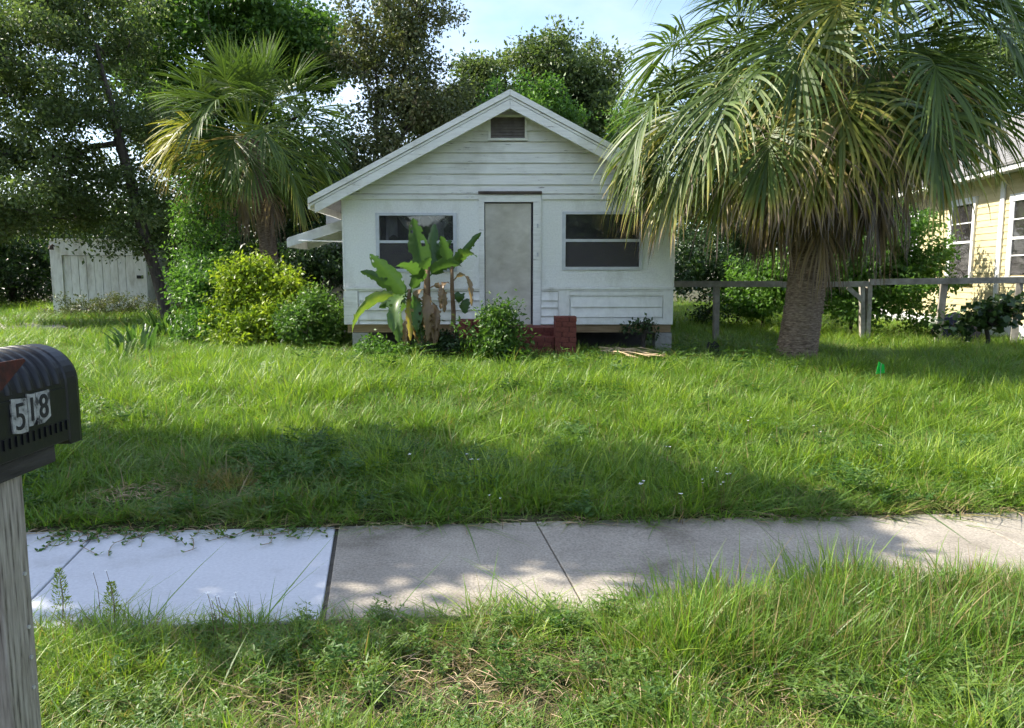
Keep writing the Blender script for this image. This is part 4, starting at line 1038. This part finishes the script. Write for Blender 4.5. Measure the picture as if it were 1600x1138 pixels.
# small palmetto clumps at the foot of the smaller palm
for px, Y, lab in ((455, 16.0, 'low palmetto with upright fans at the foot of the leaning palm'), (410, 16.4, 'palmetto half hidden behind the lime shrub')):
    b = np.array(gbase(px, Y)); t = thing('palmetto', tuple(b), lab, 'palm')
    link('stem', MB().tube([b - [0, 0, .1], b + [0, 0, .45]], [.12, .08], 8).mesh('stem'), 'palmtrunk', t)
    for k in range(11):
        link('frond', frond_mesh(b + [0, 0, .4], 2.4 * k, R(70 - 4.5 * k), .75, .62, .15, 26, .02, .2, seedw=.02, cb=.04, half=105), 'palm', t)

# ------------------------------------------------------------------ banana plants
def banana_leaf(base, d0, L, W, droop, tone, tear=.3, fold=.35, side=None, curl=0):
    base = np.array(base, float); d = unit(np.array(d0, float)); n = 22; pet = .16
    s = unit(np.cross(d, [0, 0, 1])) if side is None else unit(np.array(side, float))
    V = []; T = []; F = []; p = base.copy(); nw = 3
    for i in range(n + 1):
        f = i / n
        if i: d = unit(d + np.array([0, 0, -droop * (.02 + .16 * f)])); p = p + d * L / n
        ss = unit(s - d * s.dot(d)); nn = np.cross(ss, d)
        if nn[2] < 0 and side is None: nn = -nn
        g = max(0, (f - pet) / (1 - pet)); wd = W * .5 * (math.sin(math.pi * min(1, g ** .62)) ** .6 if g > 0 else 0) + .010
        jag = 1
        for j in range(-nw, nw + 1):
            a = j / nw
            if abs(j) == nw: jag = 1 - tear * (rng.uniform() ** 2) * (g > .05)
            q = p + ss * a * wd * (jag if abs(j) == nw else 1) + nn * (abs(a) * wd * fold - curl * a * a * wd) + nn * .006 * math.sin(i * 2.3) * abs(a)
            V.append(q); T.append(np.clip(tone + .10 * abs(a) * (tone > .4) + rng.normal() * .035 + (.06 if j == 0 else 0), 0, 1))
    k = 2 * nw + 1
    for i in range(n):
        for j in range(k - 1):
            if tear > .25 and j in (0, k - 2) and i > 5 and rng.uniform() < tear * .5: continue
            if tear > .25 and j in (1, k - 3) and i > 8 and rng.uniform() < tear * .06: continue
            F.append((i * k + j, i * k + j + 1, (i + 1) * k + j + 1, (i + 1) * k + j))
    return np_mesh('leaf', np.array(V), np.array(F), {'tone': ('FLOAT', np.array(T, np.float32))})

BY = 11.25
def bpx(px, py, dy=0.0): return P(px, py, BY + dy)
def to(a, b, dy=0.0): return unit(bpx(*b, dy) - bpx(*a))
def plant(label, foot, crownpx, r, lst, lean=0):
    f = bpx(*foot); f[2] = float(gz(f[0], f[1])) - .05; c = bpx(*crownpx)
    t = thing('banana_plant', tuple(f + [0, 0, .05]), label, 'banana plant', 'banana plants by the front window')
    mid = (f + c) / 2 + [.02, 0, 0]
    link('stem', MB().tube([f, f * .7 + c * .3 + [.01, 0, 0], mid, f * .25 + c * .75, c], [r, r * .9, r * .8, r * .7, r * .5], 10).mesh('stem'), 'bananastem', t, smooth=True)
    for (a, tip, dy, L, W, dr, tone, tear, nm) in lst:
        b = bpx(*a); d = to(a, tip, dy)
        link(nm, banana_leaf(b, d, L * .92, W * .84, dr, tone, max(tear, .38), side=np.cross(d, [rng.normal() * .25, 1, rng.uniform(.0, .5)])), 'banana', t, smooth=True)
g, yl, br = .12, .62, .86
plant('banana plant with broad green leaves and one hanging yellow leaf', (632, 552), (640, 452), .055, [
    ((640, 470), (575, 385), -.25, .98, .34, .10, .15, .1, 'leaf'), ((636, 470), (560, 400), .1, .92, .24, .25, .10, .2, 'leaf'), ((640, 460), (680, 372), -.3, .75, .26, .2, .18, .1, 'leaf'),
    ((638, 462), (600, 440), -.8, .98, .32, 1.6, .28, .15, 'leaf'), ((640, 458), (655, 440), -.7, .95, .30, 1.9, .20, .15, 'leaf'), ((640, 465), (540, 440), -.1, 1.25, .20, 1.1, .40, .5, 'leaf'),
    ((642, 470), (640, 455), -.45, .95, .16, 2.4, .66, .6, 'leaf'), ((640, 475), (565, 455), .3, .6, .24, .4, .1, .1, 'leaf'), ((640, 480), (612, 470), -.5, .8, .26, 2.4, .22, .3, 'leaf'), ((642, 480), (668, 470), -.5, .75, .24, 2.6, .30, .3, 'leaf'), ((641, 500), (625, 495), -.3, .5, .16, 3.4, .88, .7, 'dead_leaf')])
plant('tall banana plant with a skirt of dead brown leaves', (664, 552), (668, 415), .075, [
    ((662, 440), (648, 352), -.05, 1.02, .38, .12, .14, .08, 'leaf'), ((668, 430), (700, 350), .15, .72, .30, .5, .12, .2, 'leaf'), ((668, 435), (720, 380), -.4, .8, .26, .5, .18, .3, 'leaf'),
    ((664, 440), (630, 400), -.4, .75, .26, .4, .2, .2, 'leaf'),
    ((664, 470), (640, 460), -.35, .75, .20, 3.6, br, .7, 'dead_leaf'), ((668, 470), (690, 462), -.4, .85, .20, 3.6, .88, .7, 'dead_leaf'), ((664, 460), (668, 450), -.5, .95, .22, 3.4, .82, .7, 'dead_leaf'),
    ((660, 480), (650, 470), -.4, .7, .22, 3.8, .92, .7, 'dead_leaf'), ((670, 480), (680, 470), -.3, .8, .18, 3.8, .80, .7, 'dead_leaf'), ((672, 450), (705, 425), -.2, .62, .14, 3.2, .84, .6, 'dead_leaf'), ((664, 490), (672, 480), -.5, .6, .24, 3.8, .9, .7, 'dead_leaf'), ((662, 500), (648, 492), -.5, .55, .26, 3.6, .83, .7, 'dead_leaf'), ((668, 505), (684, 498), -.5, .55, .24, 3.6, .95, .7, 'dead_leaf'), ((666, 455), (646, 440), -.3, .8, .16, 3.2, .80, .7, 'dead_leaf'), ((668, 430), (676, 352), .1, .85, .28, .3, .13, .3, 'leaf')])
plant('slim banana plant with a drooping withered leaf beside the door', (707, 552), (706, 410), .045, [
    ((705, 425), (752, 352), .05, .80, .17, .15, .16, .25, 'leaf'), ((704, 420), (735, 372), -.25, .66, .24, .7, .30, .2, 'leaf'), ((704, 425), (690, 358), -.1, .6, .22, .3, .14, .2, 'leaf'),
    ((708, 440), (722, 418), -.15, .85, .10, 2.6, .84, .5, 'dead_leaf'), ((705, 445), (690, 430), -.2, .62, .14, 3.2, .86, .6, 'dead_leaf'), ((706, 470), (715, 462), .0, .42, .24, 2.8, .10, .2, 'leaf')])

# ------------------------------------------------------------------ strappy plants at the left
def strap_plant(px, py, lab, n, h, tone):
    b = G(px, py, .33); b[2] = float(gz(b[0], b[1])); t = thing('strappy_plant', tuple(b), lab, 'plant', 'strappy plants in the left lawn'); 
    for k in range(n):
        a = rng.uniform(0, 6.28); r = rng.uniform(0, .35); p = b + [r * math.cos(a), r * math.sin(a) * .6, 0]
        d = unit(np.array([math.cos(a) * .5 + rng.normal() * .2, math.sin(a) * .5, 1.4])); L = h * rng.uniform(.6, 1.15)
        me = banana_leaf(p - [0, 0, .03], d, L, .05, rng.uniform(.1, .5), tone + rng.uniform(-.05, .1), 0, fold=.5); link('leaf', me, 'banana', t)
strap_plant(215, 548, 'low clump of dark sword shaped leaves near the driveway', 26, .55, .1); strap_plant(265, 528, 'taller clump of pale sword shaped leaves near the soft green shrub', 30, .65, .25); strap_plant(188, 560, 'thin clump of sword shaped leaves with brown tips in the open lawn', 14, .4, .3)

# ------------------------------------------------------------------ small things on the lawn
b = G(1375, 597, .30); b[2] = float(gz(b[0], b[1])); t = thing('marker_flag', tuple(b), 'small bright green marker flag stuck in the grass', 'flag')
part('wire', MB().tube([b - [0, 0, .05], b + [0, 0, .29]], .003, 5), 'steel', t)
m = MB(); m.prism([b + [-.03, 0, .31], b + [.045, .01, .27], b + [.06, .02, .17], b + [-.055, 0, .16], b + [-.045, -.01, .23]], (0, .003, 0)); part('cloth', m, 'flaggreen', t)
b = G(1115, 545, .38); b[2] = float(gz(b[0], b[1])); m = MB(); m.prism([b + [-.07, 0, 0], b + [.08, 0, 0], b + [.10, .02, .17], b + [.04, .02, .24], b + [.0, .02, .18], b + [-.05, .02, .23], b + [-.09, .01, .15]], (0, .12, .0))
tag(link('plastic_bag', m.mesh('plastic_bag'), 'ink'), 'crumpled black plastic scrap lying in the grass by the house corner', 'scrap')
t = thing('fallen_frond', tuple(G(985, 553, .32)), 'dry tan fallen palm frond lying on the grass by the stoop', 'frond')
for k in range(16):
    a = G(935 + rng.uniform(0, 40), 545 + rng.uniform(-2, 8), .42); c = G(985 + rng.uniform(0, 60), 552 + rng.uniform(-2, 8), .42); m = MB(); md = (a + c) / 2 + [0, 0, rng.uniform(-.02, .05)]
    m.tube([a, md, c], [.016, .013, .004], 4); part('leaf_strip', m, 'straw', t)
# navy covered bundle behind the fence
c = P(1492, 492, 14.6); V = []; ns = 18
for j in range(9):
    for k in range(ns):
        a = 2 * math.pi * k / ns; f = j / 8; r = (1 - f ** 2.2) ** .5 * (1 + .12 * math.sin(3 * a + j) + .06 * math.sin(7 * a)); V.append((c[0] + .48 * r * math.cos(a), c[1] + .32 * r * math.sin(a), .22 + .62 * f))
F = [(j * ns + k, j * ns + (k + 1) % ns, (j + 1) * ns + (k + 1) % ns, (j + 1) * ns + k) for j in range(8) for k in range(ns)]
tag(link('covered_bundle', np_mesh('covered_bundle', np.array(V), np.array(F)), 'navy', smooth=True), 'dark navy covered bundle on the ground behind the fence', 'bundle')

# ------------------------------------------------------------------ grass (geometry-node instances of tufts)
def blade_arrays(n, h0, h1, rad, wid, lean, nsec=4, dry=0):
    a = rng.uniform(0, 6.28, n); r = rad * np.sqrt(rng.uniform(0, 1, n)); H = rng.uniform(h0, h1, n)
    base = np.stack([r * np.cos(a), r * np.sin(a), np.full(n, -.01)], -1)
    la = a + rng.normal(size=n) * .9; ln = np.abs(rng.normal(size=n)) * lean + .05
    hd = np.stack([np.cos(la), np.sin(la), np.zeros(n)], -1); sd = np.stack([-np.sin(la + rng.normal(size=n) * .8), np.cos(la), np.zeros(n)], -1); sd = unit(sd)
    wd = wid * rng.uniform(.6, 1.3, n); V = []; cv = rng.uniform(.3, 1.6, n)
    for i in range(nsec + 1):
        f = i / nsec
        c = base + hd * (H * (ln * f + ln * cv * f * f))[:, None] + np.array([0, 0, 1]) * (H * (f - .38 * ln * cv * f * f))[:, None]
        ww = wd * (1 - f ** 1.6) * .5 + (.0003)
        V.append(c - sd * ww[:, None]); V.append(c + sd * ww[:, None])
    V = np.stack(V, 1).reshape(-1, 3); k = 2 * (nsec + 1); b0 = np.arange(n)[:, None] * k
    F = np.concatenate([b0 + [2 * i, 2 * i + 1, 2 * i + 3, 2 * i + 2] for i in range(nsec)], 0)
    bt = rng.normal(size=n) * .13; bt = np.where(rng.uniform(size=n) < .05 + dry, -.55 + rng.normal(size=n) * .08, bt)
    return V, F, np.repeat(bt, k)

def weed_arrays(n, h, L, asp, levels=4):
    C = []; A = []; S = []
    for k in range(n):
        a0 = rng.uniform(0, 6.28); r = rng.uniform(0, .06); st = np.array([r * math.cos(a0), r * math.sin(a0), 0]); ln = np.array([math.cos(a0) * .35, math.sin(a0) * .35, 1])
        for lv in range(levels):
            for q in range(3):
                a = a0 + lv * 1.2 + q * 2.1; p = st + ln * h * (lv + .6) / levels
                C.append(p); A.append([math.cos(a), math.sin(a), .35]); S.append(L * rng.uniform(.6, 1.2) * (1 - .1 * lv))
    C, A, S = np.array(C), np.array(A), np.array(S)
    nr = rng.normal(size=C.shape) * .3; nr[:, 2] += 1
    return leaf_arrays(C, S, A, nr, asp)

def proto_col(name, meshes, mat):
    c = bpy.data.collections.new(name)
    for i, vf in enumerate(meshes):
        me = np_mesh('%s_%02d' % (name, i), vf[0], vf[1], {'rnd': ('FLOAT', np.asarray(vf[2] if len(vf) > 2 else np.zeros(len(vf[0])), np.float32))}); me.materials.append(M[mat])
        o = bpy.data.objects.new('%s_%02d' % (name, i), me); c.objects.link(o)
    return c

def scatter(name, label, cat, pts, rot, scl, idx, tint, col):
    n = len(pts)
    me = bpy.data.meshes.new(name); me.vertices.add(n); me.vertices.foreach_set('co', np.ascontiguousarray(pts, np.float32).ravel())
    for an, ty, val in (('rot', 'FLOAT_VECTOR', rot), ('scl', 'FLOAT_VECTOR', scl), ('idx', 'INT', idx.astype(np.int32)), ('tint', 'FLOAT', tint)):
        a = me.attributes.new(an, ty, 'POINT'); a.data.foreach_set('vector' if ty == 'FLOAT_VECTOR' else 'value', np.ascontiguousarray(val, np.int32 if ty == 'INT' else np.float32).ravel())
    o = link(name, me, None); tag(o, label, cat, kind='stuff')
    ng = bpy.data.node_groups.new(name, 'GeometryNodeTree')
    ng.interface.new_socket('Geometry', in_out='INPUT', socket_type='NodeSocketGeometry'); ng.interface.new_socket('Geometry', in_out='OUTPUT', socket_type='NodeSocketGeometry')
    N, L = ng.nodes, ng.links
    gi, go = N.new('NodeGroupInput'), N.new('NodeGroupOutput'); io = N.new('GeometryNodeInstanceOnPoints'); ci = N.new('GeometryNodeCollectionInfo')
    ci.inputs['Collection'].default_value = col; ci.inputs['Separate Children'].default_value = True; ci.inputs['Reset Children'].default_value = True
    def attr(nm, ty):
        a = N.new('GeometryNodeInputNamedAttribute'); a.data_type = ty; a.inputs['Name'].default_value = nm; return a.outputs['Attribute']
    er = N.new('FunctionNodeEulerToRotation'); L.new(attr('rot', 'FLOAT_VECTOR'), er.inputs[0])
    L.new(gi.outputs[0], io.inputs['Points']); L.new(ci.outputs[0], io.inputs['Instance']); io.inputs['Pick Instance'].default_value = True
    L.new(attr('idx', 'INT'), io.inputs['Instance Index']); L.new(er.outputs[0], io.inputs['Rotation']); L.new(attr('scl', 'FLOAT_VECTOR'), io.inputs['Scale'])
    L.new(io.outputs[0], go.inputs[0])
    md = o.modifiers.new('scatter', 'NODES'); md.node_group = ng
    return o

tufts = []
for k in range(8): tufts.append(blade_arrays(86, .06, .23, .16, .0088, .46, nsec=3))
for k in range(4): tufts.append(blade_arrays(50, .13, .34, .13, .0095, .52))
for k in range(4): tufts.append(blade_arrays(85, .03, .11, .17, .008, .75, nsec=2))
GC = proto_col('grass_tuft', tufts, 'grass')
fine = []
for k in range(8): fine.append(blade_arrays(105, .03, .13, .12, .0046, .50, nsec=3, dry=.16))
for k in range(4): fine.append(blade_arrays(46, .08, .24, .10, .0056, .42, dry=.08))
for k in range(4): fine.append(blade_arrays(95, .015, .06, .13, .0042, .9, nsec=2, dry=.45))
VC = proto_col('verge_tuft', fine, 'grass')
weeds = [weed_arrays(4, .10, .045, .55) for k in range(3)] + [weed_arrays(5, .16, .06, .35) for k in range(2)] + [weed_arrays(6, .05, .03, .8, 2) for k in range(2)]
WC = proto_col('weed_plant', weeds, 'weed')

def sample(x0, x1, y0, y1, dens, fn):
    n = int((x1 - x0) * (y1 - y0) * dens); x = rng.uniform(x0, x1, n); y = rng.uniform(y0, y1, n); k = fn(x, y); return x[k], y[k]
def in_house(x, y):
    return ((x > HXL - .02) & (x < HXR + .02) & (y > HY + .5)) | ((x > pl0 + .01) & (x < pr1 - .01) & (y > 11.0) & (y < 12.2)) | ((x > gx0) & (x < gx1) & (y > gY)) | ((x > 9.8 + (y - 14.3) * .08) & (y > 13))
def in_view(x, y, pad=.6): return (np.abs(x) < y * .70 + pad)

LAWN = lambda x, y: (y > far_edge(x) + .02 + .03 * vnoise(x * 6, y * 0, 9)) & ~in_house(x, y) & in_view(x, y, 1.2)
xs_, ys_, sc_l = [], [], []
for (x0, x1, y0, y1, dn, sc) in ((-7, 7, 4.2, 7.2, 70, 1.0), (-9, 9.5, 7.2, 12.4, 38, 1.15), (-14, 11, 12.4, 18, 15, 1.45), (-22, 15, 18, 31, 6, 2.0)):
    x, y = sample(x0, x1, y0, y1, dn, LAWN); xs_.append(x); ys_.append(y); sc_l.append(np.full(len(x), sc))
x, y, sc = np.concatenate(xs_), np.concatenate(ys_), np.concatenate(sc_l); n = len(x)
drv = np.array([(G(0, 516, .27)[0] * .5 + G(60, 516, .27)[0] * .5), G(40, 516, .27)[1]])
keep = ~((np.abs(x - drv[0] + 1.2) < 3.0) & (np.abs(y - drv[1]) < .9))
dirt = [(-2.62, 4.95, .28, .16), (-1.95, 5.25, .3, .12)]
for (dx, dy, rx, ry) in dirt[:1]: keep &= (((x - dx) / rx) ** 2 + ((y - dy) / ry) ** 2 > 1) | (rng.uniform(size=n) < .15)
x, y, sc = x[keep], y[keep], sc[keep]; n = len(x)
d = y - far_edge(x); nz1 = vnoise(x * 1.1, y * 1.1, 11); nz2 = vnoise(x * 3.2, y * 3.2, 12)
nz3 = vnoise(x * .55, y * .55, 14)
tint = .62 + .16 * nz1 + .12 * nz2 + .12 * nz3 + rng.normal(size=n) * .07
tint -= .28 * np.exp(-(d / .14) ** 2) * rng.uniform(.2, 1.4, n)
tint -= .45 * np.exp(-(((x + 1.95) / .38) ** 2 + ((y - 5.25) / .16) ** 2))
hgt = sc * (.72 + .24 * nz1 + .20 * nz2 + .10 * nz3) * (.55 + .45 * smooth01(d / .5)) * rng.uniform(.75, 1.25, n)
hgt = np.maximum(hgt, .35) * np.where(y > 11.2, .85, 1)
idx_ = np.where(rng.uniform(size=n) < .16, rng.integers(8, 12, n), rng.integers(0, 8, n)); idx_ = np.where((d < .12) & (rng.uniform(size=n) < .6), rng.integers(12, 16, n), idx_)
rot = np.stack([rng.normal(size=n) * .12, rng.normal(size=n) * .12, rng.uniform(0, 6.28, n)], -1)
scl = np.stack([sc * rng.uniform(.9, 1.2, n), sc * rng.uniform(.9, 1.2, n), hgt], -1)
scatter('lawn_grass', 'long uncut green lawn grass in front of the white house', 'grass', np.stack([x, y, gz(x, y)], -1), rot, scl, idx_, np.clip(tint, 0.02, 1), GC)

# verge in the foreground
VERGE = lambda x, y: (y < near_edge(x) - .01 + .05 * vnoise(x * 5, y * 0, 8) + .20 * smooth01((x - .3) / 1.6)) & (np.hypot(x - (MX - .01), y - 1.647) > .07)
x, y = sample(-3.2, 3.4, 1.15, 3.7, 260, VERGE); n = len(x)
nz1 = vnoise(x * 2.2, y * 2.2, 21); nz2 = vnoise(x * 6, y * 6, 22)
bare = 1.2 * np.exp(-(((x + .08) / .50) ** 2 + ((y - 2.72) / .26) ** 2)) + np.exp(-(((x + .75) / .3) ** 2 + ((y - 2.55) / .13) ** 2)) * .9 + np.exp(-(((x - .95) / .4) ** 2 + ((y - 2.60) / .12) ** 2)) * .6 + .5 * np.clip(nz1 - .45, 0, 1)
right = smooth01((x - .15) / .9) * smooth01((y - 2.55) / .5)
tint = .70 + .10 * nz1 + .10 * nz2 + rng.normal(size=n) * .08 - .16 * right - .55 * bare * rng.uniform(.3, 1.3, n)
hgt = (.72 + .30 * nz1 + .26 * nz2 + .34 * right - .45 * np.clip(bare, 0, 1)) * rng.uniform(.7, 1.35, n)
de = near_edge(x) - y
hgt *= .55 + .45 * smooth01(de / .35) + .50 * right
hgt = np.maximum(hgt, .4)
u_ = rng.uniform(size=n); idx_ = np.where(u_ < .18 + .15 * right, rng.integers(8, 12, n), np.where(u_ < .45 + .5 * np.clip(bare, 0, 1), rng.integers(12, 16, n), rng.integers(0, 8, n)))
keep = rng.uniform(size=n) > .80 * np.clip(bare, 0, 1); 
rot = np.stack([rng.normal(size=n) * .18, rng.normal(size=n) * .18, rng.uniform(0, 6.28, n)], -1); w_ = rng.uniform(.85, 1.2, n)
scl = np.stack([w_, w_, hgt], -1)
scatter('verge_grass', 'shaggy sunlit grass strip between the sidewalk and the road', 'grass', np.stack([x, y, np.where(y > near_edge(x), .0, gz(x, y))], -1)[keep], rot[keep], scl[keep], idx_[keep], np.clip(tint, .02, 1)[keep], VC)

# broadleaf weeds through verge and lawn
x1, y1 = sample(-3.2, 3.4, 1.3, 3.6, 95, lambda x, y: (y < near_edge(x) - .03) & (vnoise(x * 2.5, y * 2.5, 31) > -.25))
x2, y2 = sample(-6, 6.5, 4.6, 8.5, 30, lambda x, y: (y > far_edge(x) + .03) & (vnoise(x * 1.6, y * 1.6, 32) > .1))
x3, y3 = sample(-2.2, -.6, 5.2, 6.3, 110, lambda x, y: ((x + 1.4) / .8) ** 2 + ((y - 5.75) / .5) ** 2 < 1)
x4, y4 = sample(-3, 4.4, 9.4, 11.6, 10, lambda x, y: ~in_house(x, y))
x = np.concatenate([x1, x2, x3, x4]); y = np.concatenate([y1, y2, y3, y4]); n = len(x)
s = np.concatenate([rng.uniform(.35, .8, len(x1)), rng.uniform(.7, 1.3, len(x2)), rng.uniform(.8, 1.3, len(x3)), rng.uniform(1.2, 2.0, len(x4))])
rot = np.stack([rng.normal(size=n) * .2, rng.normal(size=n) * .2, rng.uniform(0, 6.28, n)], -1)
tint = np.concatenate([rng.uniform(.5, 1.1, len(x1)), rng.uniform(.2, .8, len(x2)), rng.uniform(.2, .8, len(x3)), rng.uniform(.2, .9, len(x4))])
scatter('broadleaf_weeds', 'low broadleaf weeds mixed through the grass', 'weeds', np.stack([x, y, gz(x, y) + .02], -1), rot, np.stack([s, s, s], -1), rng.integers(0, 7, n), tint, WC)

# thin creeping runners over the pale slab
V = []; F = []; Rn = []
mbr = MB(); LC = []; LA = []; LS = []
for k in range(46):
    x0 = rng.uniform(-3.0, -1.15); p = np.array([x0, far_edge(x0) + .03, .02]); d = np.array([rng.normal() * .7, -1, 0]); L = rng.uniform(.12, .58) * rng.uniform(.5, 1); pts = [p.copy()]
    for i in range(7):
        d = unit(d + [rng.normal() * .35, 0, 0]); p = p + d * L / 7; p[2] = .010 + .006 * math.sin(i * 2 + k); pts.append(p.copy())
        for _ in range(2): LC.append(p.copy()); LA.append([rng.normal(), rng.normal(), .35]); LS.append(rng.uniform(.018, .04))
    mbr.tube(pts, .0022, 4, cap=False)
cr = tag(link('creeping_runners', mbr.mesh('creeping_runners'), 'beam'), 'thin weedy runners creeping over the pale slab edge', 'weeds', kind='stuff')
LC, LA, LS = np.array(LC), np.array(LA), np.array(LS)
leaves('runner_leaves', LC, LS, 'green', cr, rng.uniform(0, 1, len(LC)), axis=LA, aspect=.55)

# little white flowers
mbf = MB(); mbs = MB()
def flower(p, r=.012):
    mbf.add([p + [r * math.cos(a) * (1 if k % 2 else .45), r * math.sin(a) * (1 if k % 2 else .45), .004 * (k % 2)] for k, a in enumerate(np.arange(10) * math.pi / 5)], [tuple(range(10))])
for (px, py) in ((640, 705), (735, 712), (742, 718), (780, 775), (1005, 752), (1042, 695), (1055, 770), (1100, 752), (1120, 735), (1128, 760), (1170, 658), (928, 642), (340, 930), (335, 925), (362, 935), (157, 895), (1275, 672), (1372, 695), (1140, 742), (1003, 754)):
    p = G(px, py, .16 if py < 800 else .20); 
    if py < 800: p = G(px, py, float(gz(p[0], p[1])) + .2)
    for q in range(2):
        fp = p + rng.normal(size=3) * [.025, .02, .012]; flower(fp, rng.uniform(.009, .016)); mbs.tube([fp - [0, 0, .002], fp + [.01, .01, -.08], np.array([fp[0] + .015, fp[1] + .01, float(gz(fp[0], fp[1])) if not near_edge(fp[0]) < fp[1] < far_edge(fp[0]) else .0])], [.0011, .0013, .0016], 4, cap=False)
wf = link('wild_flowers', mbf.mesh('wild_flowers'), 'petal'); link('flower_stems', mbs.mesh('flower_stems'), 'bananastem', wf); tag(wf, 'tiny white wild flowers dotted through the grass', 'flowers', kind='stuff')

# litter of twigs and dead blades along the sidewalk edge and dirt patch
mbt = MB()
for k in range(900):
    if k >= 260: c = np.array([(-.08, -.75, .95)[k % 3] + rng.normal() * .38, (2.72, 2.55, 2.60)[k % 3] + rng.normal() * .16, rng.uniform(-.02, .03)])
    elif k < 110: c = np.array([-2.62 + rng.normal() * .16, 4.95 + rng.normal() * .09, .06 + rng.uniform(0, .04)])
    else:
        x0 = rng.uniform(-3, 4); c = np.array([x0, far_edge(x0) + rng.normal() * .05 - .02, .008 + rng.uniform(0, .01)])
    a = rng.uniform(0, 6.28); L = rng.uniform(.03, .14); dd = np.array([math.cos(a), math.sin(a), rng.normal() * .08]) * L / 2
    wk = .55 if k >= 260 else 1
    mbt.tube([c - dd, c + [0, 0, .006], c + dd], [.002 * wk, .003 * wk, .0015 * wk], 3, cap=False)
tag(link('dead_grass_litter', mbt.mesh('dead_grass_litter'), 'straw'), 'scattered dry stalks along the sidewalk edge', 'litter', kind='stuff')

# feathery seed-head weeds standing at the verge edge in front of the pale slab
for (px, py, h, lab) in ((98, 975, .26, 'tall feathery seed head weed beside the mailbox post'), (178, 985, .22, 'shorter feathery seed head weed in front of the pale slab')):
    b = G(px, py, -.02); t = thing('seedhead_weed', tuple(b), lab, 'weed')
    part('stem', MB().tube([b - [0, 0, .02], b + [.01, 0, h * .5], b + [.0, 0, h]], [.003, .0025, .001], 5), 'bananastem', t)
    n = 420; f = rng.uniform(.25, 1, n); a = rng.uniform(0, 6.28, n); r = .055 * (1.15 - f) * rng.uniform(.2, 1, n)
    C = b + np.stack([r * np.cos(a), r * np.sin(a), f * h], -1)
    sp = leaves('seed_spray', C, rng.uniform(.008, .018, n), 'lime', t, rng.uniform(.2, 1, n), axis=np.stack([np.cos(a), np.sin(a), np.full(n, .9)], -1), aspect=.35); sp['kind'] = 'stuff'
